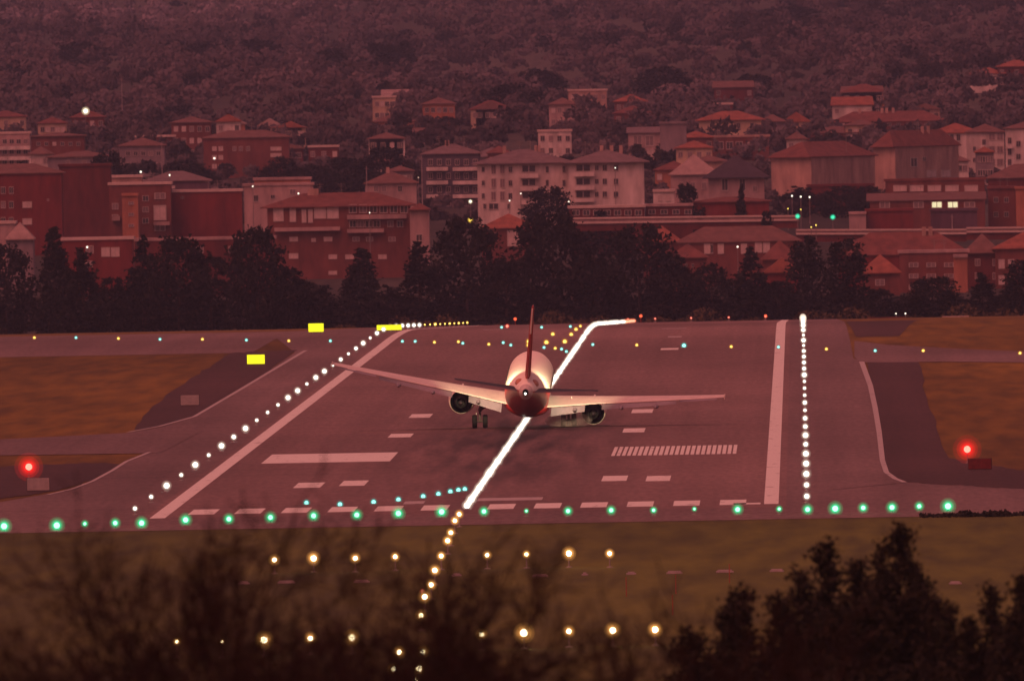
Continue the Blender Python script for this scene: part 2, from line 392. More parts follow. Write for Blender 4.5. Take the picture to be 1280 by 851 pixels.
# green threshold row
gx = [(5,657,.5),(71,656,.5),(106,654,.27),(144,653,.36),(177,653,.42),(232,649,.42),(286,648,.38),(338,646,.4),(392,644,.4),(446,643,.4),(498,641,.46),(552,639,.46),(605,638.5,.36),(658,638,.2),(710,638,.33),(764,637,.34),(817,637,.27),(868,635.5,.18),(922,636,.38),(974,635.5,.24),(1009.5,636,.38),(1044,635,.48),(1079,634,.36),(1115,633.5,.4),(1149,632,.33),(1185,632,.5)]
for i, (x, y, r) in enumerate(gx):
    sz = 'small' if r < .28 else ('large' if r > .44 else 'bright')
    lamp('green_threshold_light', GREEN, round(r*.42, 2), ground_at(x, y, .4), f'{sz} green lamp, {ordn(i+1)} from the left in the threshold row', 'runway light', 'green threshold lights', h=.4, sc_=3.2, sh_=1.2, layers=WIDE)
cy = [(383,628),(425,630),(467,627),(498,624),(529,620),(548,617),(563,614),(573,612),(581,611)]
for i, (x, y) in enumerate(cy):
    lamp('turn_off_light', CYAN, .15, ground_at(x, y, .16), f'{ordn(i+1)} small turquoise lamp from the left in the curved row leading onto the centreline', 'taxiway light', 'turquoise curve of turn-off lights', h=.16, sc_=2)
CG, CYE = ('green_taxiway_light', CYAN), ('yellow_taxiway_light', YEL)
tl = [(43,422,1),(95,422,0),(148,423,1),(200,424,0),(253,424,1),(308,425,0),(361,426,1),(413,426,0),(503,426.5,0),(519,426.5,0),(543,427.6,1),(573,427,1),(578.5,428.7,0),(611,430,1),
      (629,428,0),(638.5,431,0),(661,427,1),(661,431.5,1),(683,428,1),(680,434,0),(694,435,1),(702,436,0),(706,427,1),(708,439,0),(691,417.7,1),(714,418,1),(720,411.7,1),(725.5,407.5,1),(741,430.4,0),(796,431,1),(855,432,0),(914,433,1),(973,433.5,0),(1033,436,1),(1094,438,0),(1154,438,1),(1275,441,1),
      (627,409,0),(677,409,0),(713,408,0)]
for i, (x, y, c) in enumerate(tl):
    kind, cc = CYE if c else CG
    big = x in (661,683,706,691,714,720,855)
    where = 'crossing the runway beyond the aircraft' if x > 420 else 'along the far left taxiway'
    if y < 412: where = 'at the crest of the runway'
    lamp(kind, cc, (.2 if y > 420 else .17) if big else .13, ground_at(x, y, .2), f'{"yellow" if c else "turquoise"} lamp {where}, {ordn(sum(1 for q in tl if q[2] == c and (q[0], q[1]) <= (x, y)))} of its colour from left', 'taxiway light', 'green and yellow taxiway lights', h=.2, sc_=2.2)
for i, x in enumerate((785,819,864,911,957)):
    lamp('runway_end_light', RED, .12, Vector((W(x, 403, 4752).x, 4752, rz(4750))), f'{ordn(i+1)} red runway end lamp from the left on the crest line', 'runway light', 'red runway end lights', h=.5, sc_=1.6)
M_mast = mat('red_mast', (.3,.06,.04), .6, .1, 2)
for (x, y, nm) in ((644,398.7,'left of the tail fin'),(801,395,'past the end of the centreline streak'),(957,395,'above the right end of the runway')):
    p = W(x, y, 4800); root = empty('obstacle_light', (p.x, 4800, rz(4800)), f'red obstacle lamp on a short mast {nm}', 'obstacle light', 'red obstacle lights', 0)
    q = MB(); h = p.z-rz(4800); q.tube((0,0,0), (0,0,h), .07, .05, 6); q.build('mast', M_mast, root)
    q = MB(); q.lathe([(.001,h-.24),(.17,h-.17),(.24,h),(.17,h+.17),(.001,h+.24)], 10); q.build('bulb', emis('obstacle_bulb', (1,.12,.05), 1.4), root, smooth=True)
for (x, y) in ((634,407.5),):
    lamp('red_marker_light', RED, .16, ground_at(x, y, .3), 'red ground lamp at the crest just left of the tail fin', 'marker light', None, h=.3, sc_=1.5)
# approach lamps on stalks before the threshold
ap = [(343,699,.3),(392,697,.36),(444,697,.3),(494,695,.24),(609,693,.24),(658,692,.21),(711,691,.36),(762,691,.24)]
for i, (x, y, r) in enumerate(ap):
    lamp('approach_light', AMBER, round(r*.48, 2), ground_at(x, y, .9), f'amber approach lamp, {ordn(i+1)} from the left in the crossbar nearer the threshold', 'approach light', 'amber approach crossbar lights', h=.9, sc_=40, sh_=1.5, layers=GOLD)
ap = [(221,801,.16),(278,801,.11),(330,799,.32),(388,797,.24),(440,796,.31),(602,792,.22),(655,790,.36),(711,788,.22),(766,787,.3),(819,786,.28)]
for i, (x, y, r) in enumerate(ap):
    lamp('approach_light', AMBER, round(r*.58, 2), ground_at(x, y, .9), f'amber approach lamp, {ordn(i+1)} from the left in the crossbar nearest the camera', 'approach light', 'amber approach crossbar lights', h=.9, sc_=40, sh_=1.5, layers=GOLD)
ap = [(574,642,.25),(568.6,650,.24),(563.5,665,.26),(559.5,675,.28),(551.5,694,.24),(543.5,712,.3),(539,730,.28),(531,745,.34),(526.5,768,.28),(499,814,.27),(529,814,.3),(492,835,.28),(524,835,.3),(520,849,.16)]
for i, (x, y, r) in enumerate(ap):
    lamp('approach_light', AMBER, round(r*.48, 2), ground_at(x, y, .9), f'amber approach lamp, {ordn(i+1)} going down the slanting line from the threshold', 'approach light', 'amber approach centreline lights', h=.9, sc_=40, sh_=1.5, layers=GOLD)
lamp('red_marker_light', RED, .09, ground_at(528,738,.3), 'faint red ground lamp beside the slanting amber approach line', 'marker light', None, h=.3, sc_=1.2)
# two strong red lamps by the taxiways
M_pole = mat('grey_pole', (.2,.17,.17), .6, .1, 2)
for x, y, lab in ((36,583,'glowing red stop lamp on a stalk above the left grey sign board'), (1209,561,'glowing red stop lamp on a stalk left of the dark red sign board')):
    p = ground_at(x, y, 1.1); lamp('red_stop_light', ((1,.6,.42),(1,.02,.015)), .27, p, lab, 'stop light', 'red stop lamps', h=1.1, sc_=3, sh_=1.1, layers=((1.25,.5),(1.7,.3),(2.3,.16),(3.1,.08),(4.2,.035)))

# ------------------------------------------------------------------ sign boards
M_yel = emis('yellow_sign_face', (1,.92,.02), 1.1); M_signdark = mat('sign_frame', (.05,.045,.04), .6, .1, 2)
M_signgrey = mat('grey_board', (.30,.27,.27), .6, .12, 2); M_signred = mat('red_board', (.12,.02,.02), .5, .3, 2)
def sign(px, py, wpx, hpx, m, name, label, cat, Y=None):
    g = ground_at(px, py+hpx/2+1.5, 0) if Y is None else None
    if Y is not None: p = W(px, py, Y); g = Vector((p.x, Y, rz(Y)))
    c = W(px, py, g.y); s = FPX/g.y; w2 = wpx/s/2; h2 = hpx/s/2; zc = c.z-g.z
    root = empty(name, g, label, cat)
    q = MB(); q.box(-w2, w2, -.02, .02, zc-h2, zc+h2)
    o = q.build('face', m, root); bv = o.modifiers.new('b', 'BEVEL'); bv.width = .02
    q = MB(); q.box(-w2-.03, w2+.03, .021, .18, zc-h2-.03, zc+h2+.03); q.build('cabinet', M_signdark, root)
    for sx in (-.6, .6):
        q = MB(); q.tube((sx*w2, .1, 0), (sx*w2, .1, max(.06, zc-h2)), .04, .04, 6); q.build('leg', M_pole, root)
    return root
sign(395, 409.5, 19, 10.5, M_yel, 'taxiway_sign', 'lit yellow sign board standing at the crest left of the white edge lights', 'sign', 3780)
sign(320, 449, 22, 11.5, M_yel, 'taxiway_sign', 'lit yellow sign board on the grass beside the left pavement edge', 'sign')
sign(486.5, 409.3, 31, 6.5, M_yel, 'taxiway_sign', 'long lit yellow sign board behind the far white edge lights', 'sign', 3800)
sign(237.5, 500, 23, 12.5, M_signgrey, 'grey_board', 'blank grey sign board on the dark strip left of the runway', 'sign')
sign(48, 605, 28, 15.5, M_signgrey, 'grey_board', 'blank grey sign board under the left red lamp', 'sign')
sign(1225, 579.5, 29, 13, M_signred, 'red_board', 'dark red sign board right of the glowing red lamp', 'sign')
for i, (x, y, wd) in enumerate(((305,729,14),(358,728,22),(452,727,20),(571,719,12),(675,720,20),(731,718,8),(789,717,12),(843,716,20),(906,714.5,22),(971,713.5,18),(1194,729,16))):
    g = G(x, y, 0); s = FPX/g.y; q = MB(); h = .2; q.box(-wd/s/2, wd/s/2, -.7, .7, -.03, .05); q.box(-wd/s/2+.1, wd/s/2-.1, -.4, .4, .05, .14)
    tag(q.build('concrete_pad', M_signgrey, loc=g), f'pale low concrete pad, {ordn(i+1)} from the left in the row across the near grass', 'pad', 'concrete pads in the near grass')
for i, (x, y) in enumerate(((841,768),(845,742),(912,728),(783,745))):
    g = G(x, y, 0); q = MB(); q.tube((0,0,0),(0,0,1.1),.03,.025,6); q.tube((0,0,1.1),(0,0,1.16),.04,.03,6)
    tag(q.build('marker_post', M_mast, loc=g), f'thin red marker post in the near grass, {("lowest", "below the pad row", "rightmost, by the pad row", "leftmost")[i]}', 'post', 'red marker posts')

# ------------------------------------------------------------------ airliner
M_white = mat('fuselage_white', (.90,.87,.75), .55, .05, .8, spec=.5); M_red = mat('tail_red', (.34,.012,.014), .35, .1, .8, spec=.5)
M_wing = mat('wing_grey', (.62,.55,.50), .4, .08, 1.2, spec=.5); M_flap = mat('flap_grey', (.24,.215,.25), .5, .1, 1.2); M_dark = mat('engine_dark', (.008,.007,.007), .5, .2, 2)
M_metal = mat('bare_metal', (.45,.42,.42), .3, .1, 2, metal=.9); M_tyre = mat('tyre_rubber', (.015,.014,.014), .8, .1, 3); M_lip = mat('nacelle_lip', (.75,.68,.6), .3, .05, 2, spec=.6)
M_smudge = mat('tail_orange', (.5,.24,.15), .4, .1, 2); M_strut = mat('gear_strut', (.12,.08,.08), .5, .1, 2)
pc = W(656, 534.6, 2837)
plane = empty('airliner', (pc.x, 2837, 0), 'twin-engine jet airliner with red tail touching down on the runway', 'airliner')
fc = W(661, 481.5, 2837) - Vector((pc.x, 2837, 0))
BODY = Matrix.Translation(fc) @ Matrix.Rotation(R(5.75), 4, 'Y') @ Matrix.Rotation(R(4.0), 4, 'X') @ Matrix.Rotation(R(-.25), 4, 'Z')
def part(q, name, m, parent=plane, smooth=True): return q.build(name, m, parent, smooth=smooth, mat4=BODY)
sec = [(17.5,-.6,.06,.06),(17.1,-.55,.55,.55),(16.2,-.42,1.1,1.12),(15,-.25,1.55,1.65),(13.3,-.05,1.88,2.0),(11.5,0,1.975,2.07),(0,0,1.975,2.07),(-5.5,0,1.975,2.07),(-8,.04,1.95,2.03),(-10,.17,1.83,1.89),(-12,.36,1.6,1.67),(-14,.56,1.3,1.38),(-16,.74,.96,1.05),(-18,.88,.6,.68),(-19.4,.97,.36,.4),(-19.9,1.0,.27,.3)]
NS = 40; q = MB(); vs = []; 
for y, zc, rx, rzz in sec:
    for k in range(NS):
        t = 2*math.pi*k/NS; vs.append((rx*math.sin(t), y, zc+rzz*math.cos(t)))
for i in range(len(sec)-1):
    for k in range(NS):
        f = (i*NS+k, i*NS+(k+1) % NS, (i+1)*NS+(k+1) % NS, (i+1)*NS+k)
        t = 2*math.pi*(k+.5)/NS; ym = (sec[i][0]+sec[i+1][0])/2
        red = (math.cos(t) < .12 and ym < -6) 
        n0 = len(q.v)
        q.f.append(f); q.m.append(2 if ym < -18.2 else (1 if red else 0))
q.v = vs; fus = part(q, 'fuselage', [M_white, M_red, M_wing])
q = MB(); q.lathe([(.26,-19.9),(.24,-20.1),(.18,-20.1),(.16,-19.7),(.001,-19.6)], 14, 'y', (0,0,1.0)); part(q, 'exhaust', M_dark, fus)
q = MB()
for k in range(24):
    y = 12-.8*k
    for s in (-1, 1): q.box(s*1.96-.02, s*1.96+.02, y-.12, y+.12, .28, .62)
o = part(q, 'cabin_window', M_dark, fus, False); o['kind'] = 'stuff'
for s in (-1, 1):
    q = MB(); q.lathe([(.001,-16.2),(.3,-15.8),(.42,-15),(.3,-14.2),(.001,-13.6)], 10, 'y', (s*.62,0,1.36)); part(q, 'tail_patch', M_smudge, fus)
q = MB(); q.lathe([(.001,-7),(.9,-6),(1.5,-4),(1.8,-1),(1.8,3),(1.4,5.5),(.6,7),(.001,7.6)], 24, 'y', (0,0,0)); 
q.v = [(x*1.12, y, -1.55+z*.62) for x, y, z in q.v]; part(q, 'belly_fairing', M_red)
def surf(name, st, m, parent=plane, npt=8):
    """st: (x, yLE, yTE, z, thickness, twist, vertical?)  lofted airfoil"""
    q = MB(); ring = []
    for x, yl, yt, z, th, tw, *o in st:
        c = yl-yt; pts = []
        for u, hh in ((0,0),(.03,.32),(.12,.75),(.35,1),(.65,.62),(.9,.2),(1,.03),(1,-.03),(.65,-.35),(.3,-.6),(.08,-.45),(.02,-.2)):
            yy = yl-u*c; zz = z+hh*th/2+math.sin(R(tw))*(.25-u)*c; pts.append((x, yy, zz))
        ring.append(pts)
    n = len(ring[0]); vs = [p for r_ in ring for p in r_]
    fs = [(i*n+k, i*n+(k+1) % n, (i+1)*n+(k+1) % n, (i+1)*n+k) for i in range(len(ring)-1) for k in range(n)]
    fs += [tuple(range(n)), tuple(range((len(ring)-1)*n, len(ring)*n))[::-1]]
    q.add(vs, fs); return q
def wz(x): return -1.22+.128*(x-1.9)+.0009*(x-1.9)**2
def le(x): return 3.1-.51*(x-1.9)
def te(x): return -3.35-(x-1.9)*.03 if x < 6.4 else -3.48-(x-6.4)*.265
for s in (-1, 1):
    st = [(s*x, le(x), te(x), wz(x), .115*(le(x)-te(x))*(1 if x < 7 else .9), 3.2-1.2*(x/17)) for x in (1.2,3,5,6.4,9,12,15,16.6,17.05)]
    wing = part(surf('wing', st, M_wing), 'wing', M_wing)
    for (xa, xb, nm, ch, df) in ((2.15,5.05,'flap',1.45,31),(6.5,12.9,'flap',.95,28),(13.2,16.4,'aileron',.6,6)):
        st = []
        for x in (xa, (xa+xb)/2, xb):
            c = ch*(1-(.10 if x < 6.4 else .065)*(x-xa)); y0 = te(x)+.12; z0 = wz(x)-.03-math.sin(R(2.6))*(.72)*(le(x)-te(x))-.05
            st.append((s*x, y0, y0-c*math.cos(R(df)), z0-c*.25*math.sin(R(df)), .14, df*1.05))
        part(surf(nm, st, M_flap), nm, M_flap, wing)
    for x in (4.2, 8.2, 11.2):
        q = MB(); q.lathe([(.001,-1.9),(.16,-1.2),(.24,0),(.2,1.4),(.001,2.2)], 8, 'y', (s*x, te(x)+.2, wz(x)-.55)); part(q, 'flap_track_fairing', M_flap, wing)
    q = MB(); q.tube((s*17.05, te(17)-.1, wz(17.05)), (s*17.05, le(17), wz(17.05)), .07, .05, 6); q.box(s*17.05-.03, s*17.05+.03, te(17)-.2, le(17)-.6, wz(17)-.2, wz(17)+.18); part(q, 'wingtip_fence', M_wing, wing, False)
    # engine
    ax = (s*5.75, 0, -2.08); 
    q = MB(); q.lathe([(.8,5.6),(.88,6.1),(.98,6.2),(1.1,5.8),(1.17,4.8),(1.17,3.6),(1.1,2.7),(1.02,2.0),(.97,1.95)], 28, 'y', ax); eng = part(q, 'engine', M_wing)
    q = MB(); q.lathe([(.97,1.95),(.93,2.1),(.9,3.4),(.62,3.5)], 28, 'y', ax); part(q, 'fan_duct', M_dark, eng)
    q = MB(); q.lathe([(1.03,2.02),(1.035,1.96),(.98,1.93)], 28, 'y', ax); part(q, 'nozzle_lip', M_lip, eng)
    q = MB(); q.lathe([(.66,3.6),(.64,2.2),(.5,1.35),(.44,1.0),(.4,1.02),(.4,1.5),(.2,1.5)], 20, 'y', ax); part(q, 'core_nozzle', M_dark, eng)
    q = MB(); q.lathe([(.26,1.6),(.2,.9),(.001,.35)], 12, 'y', ax); part(q, 'exhaust_cone', M_metal, eng)
    q = MB(); q.lathe([(.001,5.4),(.25,5.2),(.8,5.0)], 20, 'y', ax); part(q, 'fan', M_dark, eng)
    q = MB(); q.add([(s*5.68,-1.2,wz(5.7)-.3),(s*5.68,4.9,-.95),(s*5.68,3.5,-.6),(s*5.68,-1,wz(5.7)),(s*5.82,-1.2,wz(5.7)-.3),(s*5.82,4.9,-.95),(s*5.82,3.5,-.6),(s*5.82,-1,wz(5.7)),],[(0,1,2,3),(7,6,5,4),(0,4,5,1),(1,5,6,2),(2,6,7,3),(3,7,4,0)]); q.box(s*5.75-.07, s*5.75+.07, 1.5, 4.5, -1.2, -.75); part(q, 'pylon', M_wing, eng, False)
    st = [(s*x, -13.4-.52*(x-.4), -17.2-.12*(x-.4), .82+.105*(x-.4), .3*(1-x/8), 0) for x in (.4, 2, 4, 6.1, 6.22)]
    stab = part(surf('s', st, M_red), 'tailplane', M_dark)
    st = [(s*x, -16.7-.17*(x-.8), -17.5-.12*(x-.8), .82+.105*(x-.4), .07, 3) for x in (.8, 3.5, 6)]
    part(surf('s', st, M_red), 'elevator', M_strut, stab)
# fin: lofted along z
q = MB(); ring = []
for z, yl, yt, th in ((1.5,-9.0,-17.0,.5),(2.3,-10.6,-17.2,.48),(4.5,-12.6,-17.7,.4),(6.9,-14.8,-18.2,.3),(8.1,-15.9,-18.45,.22),(8.3,-16.4,-18.5,.1)):
    ring.append([(th/2*h_, yl-u*(yl-yt), z) for u, h_ in ((0,0),(.04,.5),(.2,.95),(.45,1),(.78,.55),(.78,-.55),(.45,-1),(.2,-.95),(.04,-.5))])
n = 9; q.add([p for r_ in ring for p in r_], [(i*n+k, i*n+(k+1) % n, (i+1)*n+(k+1) % n, (i+1)*n+k) for i in range(5) for k in range(n)] + [tuple(range(45, 54))])
q.m = [0]*len(q.f); fin = part(q, 'tail_fin', M_red)
def rud(z0, z1, nm, m):
    q = MB(); a = []
    for z in (z0, z1):
        yl = -17.0-(z-1.5)*.2; f0 = (z-1.5)/6.8; ch = 8.0-5.4*f0; yl = (-9.0-1.09*(z-1.5))-.78*ch+.02; yt = yl-.24*ch; th = .29*(1-.6*f0)
        a += [(-th/2,yl,z),(th/2,yl,z),(.03,yt,z),(-.03,yt,z)]
    q.add(a, [(0,1,5,4),(1,2,6,5),(2,3,7,6),(3,0,4,7),(0,3,2,1),(4,5,6,7)]); part(q, nm, m, fin, False)
rud(2.0, 5.9, 'rudder', M_red); rud(5.92, 8.15, 'rudder_tip', M_lip)
# gear: struts meet the wheels standing on the runway
def wheel(x, y, z, r, wd, parent):
    q = MB(); q.lathe([(r*.5,-wd/2),(r*.86,-wd/2),(r*.98,-wd*.3),(r,0),(r*.98,wd*.3),(r*.86,wd/2),(r*.5,wd/2)], 20, 'x', (x,y,z)); t = q.build('wheel', M_tyre, parent, smooth=True)
    q = MB(); q.lathe([(.001,-wd*.35),(r*.5,-wd*.4),(r*.5,wd*.4),(.001,wd*.35)], 12, 'x', (x,y,z)); q.build('rim', M_strut, t)
for s, px_, zb in ((-1, 600, .60), (1, 711, .56)):
    X = W(px_, 530, 2837).x-pc.x
    top = BODY @ Vector((s*3.8, -.6, -1.5)); mid = Vector((X, -.1, 1.5)); bot = Vector((X, 0, zb))
    q = MB(); q.tube(top, mid, .2, .17, 8); q.tube(mid, bot, .11, .11, 8); q.tube((X-.5,0,zb), (X+.5,0,zb), .09, .09, 8)
    q.tube(top+Vector((-s*1.4,0,.2)), mid, .07, .07, 6); q.tube(mid+Vector((0,-.2,.1)), bot+Vector((0,-.25,.3)), .05, .05, 5)
    g = q.build('main_gear', M_strut, plane)
    q = MB(); q.box(X+s*.3-.03, X+s*.3+.03, -.5, .5, 1.2, 2.6); q.build('gear_door', M_wing, g)
    for d in (-.46, .46): wheel(X+d, 0, zb, .59, .42, g)
X0 = W(657.5, 515, 2849).x-pc.x; nb = W(657.5, 515, 2849).z
q = MB(); q.tube(BODY @ Vector((0,12.2,-1.7)), (X0,12.4,nb), .1, .08, 8); q.tube((X0-.3,12.4,nb),(X0+.3,12.4,nb),.06,.06,6); ng = q.build('nose_gear', M_strut, plane)
for d in (-.25, .25): wheel(X0+d, 12.4, nb, .38, .24, ng)
def bulb(name, p, r, m, parent):
    q = MB(); q.lathe([(max(.001, r*math.sin(a)), -r*math.cos(a)) for a in [math.pi*i/6 for i in range(7)]], 10); q.v = [(x+p[0], y+p[1], z+p[2]) for x, y, z in q.v]; q.build(name, m, parent, smooth=True)
for s in (-1, 1):
    stab_ = [c for c in plane.children if c.name.startswith('tailplane')][(s+1)//2]
    p = BODY @ Vector((s*4.4, -17.9, 2.3)); tgt = BODY @ Vector((s*2.2, 2.0, 3.2))
    ll = bpy.data.lights.new('tail_hidden_spot', 'SPOT'); ll.energy = 20000; ll.color = (1.0, .74, .42); ll.spot_size = R(50); ll.spot_blend = .55; ll.shadow_soft_size = .15  # unseen spots added to brighten the fuselage top and wings
    lo = bpy.data.objects.new('tail_hidden_spot', ll); col.objects.link(lo); lo.parent = stab_; lo.location = p; lo.rotation_euler = (tgt-p).to_track_quat('-Z', 'Y').to_euler()
ML = emis('aircraft_lamp', (1,.93,.75), 4)
bulb('tail_light', BODY @ Vector((0,-20.15,.9)), .10, ML, plane)
for (x, y, r) in ((661.5,516,.24),(653.5,512.5,.13),(655,510,.09)):
    p = W(x, y, 2846); bulb('landing_light', (p.x-pc.x, 9, p.z), r, ML, plane)
# tyre smoke behind the right wheels
q = MB(); q.lathe([(.001,-3.2),(1.0,-2.6),(1.35,-1),(1.2,1),(.8,2.4),(.001,3)], 16, 'y', (0,0,0)); ps = W(706, 536, 2833)
q.v = [(x*1.65, y*1.6, max(.03, .55+z*.6)) for x, y, z in q.v]
ms = bpy.data.materials.new('tyre_smoke'); ms.use_nodes = True; n_ = ms.node_tree; n_.nodes.clear(); o_ = n_.nodes.new('ShaderNodeOutputMaterial'); v_ = n_.nodes.new('ShaderNodeVolumePrincipled')
v_.inputs['Color'].default_value = (1,.84,.84,1)
tn = n_.nodes.new('ShaderNodeTexNoise'); tn.inputs['Scale'].default_value = .9; gp = n_.nodes.new('ShaderNodeNewGeometry'); n_.links.new(gp.outputs['Position'], tn.inputs[0])
mr = n_.nodes.new('ShaderNodeMapRange'); mr.inputs[1].default_value = .35; mr.inputs[2].default_value = .7; mr.inputs[4].default_value = 2.6; n_.links.new(tn.outputs[0], mr.inputs[0]); tc = n_.nodes.new('ShaderNodeTexCoord'); mp_ = n_.nodes.new('ShaderNodeMapping'); mp_.vector_type = 'POINT'; mp_.inputs['Location'].default_value = (0, 0, -.58); mp_.inputs['Scale'].default_value = (1/2.3, 1/5.2, 1/.85)
gr = n_.nodes.new('ShaderNodeTexGradient'); gr.gradient_type = 'SPHERICAL'; n_.links.new(tc.outputs['Object'], mp_.inputs[0]); n_.links.new(mp_.outputs[0], gr.inputs[0])
mu = n_.nodes.new('ShaderNodeMath'); mu.operation = 'MULTIPLY'; n_.links.new(mr.outputs[0], mu.inputs[0]); n_.links.new(gr.outputs['Fac'], mu.inputs[1]); n_.links.new(mu.outputs[0], v_.inputs['Density']); n_.links.new(v_.outputs[0], o_.inputs['Volume'])
smk = q.build('tyre_smoke', ms, loc=(ps.x+.25, 2839, 0), smooth=True)
bm_ = bmesh.new(); bm_.from_mesh(smk.data); bmesh.ops.remove_doubles(bm_, verts=bm_.verts[:], dist=.01); bmesh.ops.recalc_face_normals(bm_, faces=bm_.faces[:]); bm_.to_mesh(smk.data); bm_.free()
tag(smk, 'pale puff of tyre smoke behind the right main wheels', 'smoke', None, 'stuff')
# ------------------------------------------------------------------ trees
M_bark = mat('bark', (.045,.03,.022), .9, .3, 2)
M_leafA = mat('dark_needles', (.008,.009,.006), .9, .4, .9, c2=(.014,.014,.009))
M_leafB = mat('brown_green_leaves', (.045,.038,.02), .9, .4, .7, c2=(.09,.07,.035))
M_leafN = mat('near_needles', (.012,.014,.007), .9, .5, 2.5, c2=(.026,.024,.012))
M_hill = mat('hill_foliage', (.026,.024,.026), .95, .2, .0045, c2=(.14,.116,.128), contrast=(.36,.66), detail=4)
M_hill2 = mat('hill_foliage_dark', (.010,.011,.010), .95, .4, .02, c2=(.026,.024,.02))
M_hill3 = mat('upper_heath_foliage', (.09,.08,.09), .95, .2, .006, c2=(.25,.215,.25), contrast=(.36,.66), detail=6)  # mist on the upper slope painted in as a paler mauve foliage colour
M_twig = mat('bare_twigs', (.012,.006,.004), .95, .4, 1.5, c2=(.026,.011,.007))

def leaves(C, size, flat=.0):
    """random triangles centred on points C (n,3)"""
    n = len(C); a = rng.normal(size=(n,3)); a /= np.linalg.norm(a, axis=1)[:,None]
    b_ = rng.normal(size=(n,3)); b_ -= (b_*a).sum(1)[:,None]*a; b_ /= np.linalg.norm(b_, axis=1)[:,None]
    s = size*rng.uniform(.6, 1.4, size=(n,1)); V = np.stack([C+a*s, C-a*s*.5+b_*s*.8, C-a*s*.5-b_*s*.8], 1).reshape(-1,3)
    return V, np.arange(3*n).reshape(-1,3)
def leaves_out(C, N, size, jit=.45):
    """triangles lying roughly along the crown surface"""
    n = len(C); a = N/np.maximum(1e-6, np.linalg.norm(N, axis=1))[:,None]+rng.normal(size=(n,3))*jit; a /= np.linalg.norm(a, axis=1)[:,None]
    u = rng.normal(size=(n,3)); u -= (u*a).sum(1)[:,None]*a; u /= np.linalg.norm(u, axis=1)[:,None]; v = np.cross(a, u)
    s = size*rng.uniform(.6, 1.4, size=(n,1)); V = np.stack([C+u*s, C-u*s*.5+v*s*.87, C-u*s*.5-v*s*.87], 1).reshape(-1,3)
    return V, np.arange(3*n).reshape(-1,3)
def crown_points(n, prof, h, w_, clumps, rr):
    """clumps spread through a profile; prof(t) gives relative radius at relative height t"""
    cs = []
    while len(cs) < clumps:
        t = rng.uniform(.03, 1); r = prof(t)
        if rng.uniform() > r+.12: continue
        th = rng.uniform(0, 2*math.pi); q = r*math.sqrt(rng.uniform(.25, 1))
        cs.append((q*math.cos(th)*w_, q*math.sin(th)*w_, t*h, .35+.65*r))
    cs = np.array(cs); k = rng.integers(0, clumps, n); d = rng.normal(size=(n,3))*rr*np.array([1,1,.8])
    return cs[k,:3] + d*cs[k,3:4]
def tree_proto(name, kind, seed):
    global rng; rng = np.random.default_rng(seed)
    root = empty(name, (0,0,0), 'x', 'tree')
    h = 16.0
    if kind == 'cone': prof = lambda t: (1-t)**.8*.95+.06 if t > .12 else .8; w_ = 3.6; n, cl, rr, sz = 3000, 230, .5, .34
    elif kind == 'column': prof = lambda t: math.sqrt(max(0, 1-(max(0, t-.35)/.66)**2.2)); w_ = 3.1; n, cl, rr, sz = 3000, 200, .55, .34
    elif kind == 'round': prof = lambda t: math.sin(math.pi*min(1, max(0, (t*.86+.1))))**.6; w_ = 6.0; n, cl, rr, sz = 3600, 150, .85, .42
    else: prof = lambda t: (math.sin(math.pi*min(1, t*.8+.16))**.8)*(1+.25*math.sin(t*17+seed)); w_ = 4.6; n, cl, rr, sz = 3200, 110, .7, .4
    C = crown_points(n, prof, h*.96, w_, cl, rr); C[:,2] = np.maximum(C[:,2], .2); V, T = leaves(C, sz)
    q = MB(); q.tube((0,0,-1), (0,0,h*.5), .32, .2, 8); q.tube((0,0,h*.5), (.1,0,h*.93), .2, .04, 6)
    for k in range(14):
        z = h*(.12+.05*k); a = k*2.4; rr2 = prof(z/h)*w_*.8; q.tube((0,0,z), (rr2*math.cos(a), rr2*math.sin(a), z+.6), .1, .03, 4)
    tr = q.build('trunk', M_bark, root)
    cr = obj('crown', tri_mesh('crown', V, T, M_leafA if kind != 'bushy' else M_leafA), root)
    return root
PROT = {k: [None]*3 for k in ('cone', 'column', 'round', 'bushy')}
def place_tree(kind, px, ptop, hw, Y, label, group, zb=None):
    """hw: half width in photo pixels"""
    i = random.randrange(3)
    if PROT[kind][i] is None: o = PROT[kind][i] = tree_proto({'cone':'conifer_tree','column':'cypress_tree','round':'broad_tree','bushy':'bushy_tree'}[kind], kind, 11+i*7+len(kind))
    else: o = copy_tree(PROT[kind][i])
    t = W(px, ptop, Y); zb = gz(t.x, Y) if zb is None else zb; h = t.z-zb
    base_w = {'cone':3.6,'column':3.3,'round':6.2,'bushy':4.8}[kind]
    s = hw*Y/FPX/base_w
    o.location = (t.x, Y, zb-.3); o.scale = (s, s, max(.1, (h+.3)/16.0)); o.rotation_euler = (0, 0, random.uniform(0, 6.28))
    o['label'] = label
    if group: o['group'] = group
    return o
row = [('round',6,303,34),('cone',67,278,30),('cone',103,305,30),('bushy',140,345,26),('cone',178,290,30),('round',222,292,40),('bushy',262,318,34),('round',320,280,38),('bushy',362,335,34),('bushy',398,352,30),('cone',452,306,34),
       ('bushy',488,355,22),('cone',524,297,34),('round',582,270,44),('bushy',632,322,30),('round',690,264,52),('bushy',742,305,34),('round',798,278,46),('bushy',842,318,30),('round',889,328,29),('cone',938,305,32),('bushy',975,350,26),
       ('column',1008,292,24),('column',1057,294,27),('bushy',1098,360,24),('round',1165,345,34),('cone',1228,338,24),('column',1274,322,20),('bushy',1132,372,22),('bushy',1204,372,20),('bushy',1250,368,18),('cone',-45,290,34),('cone',1330,300,32)]
kn = {'cone':'pointed conifer','round':'broad rounded tree','bushy':'low bushy tree','column':'columnar cypress'}
row.sort(key=lambda t: t[1])
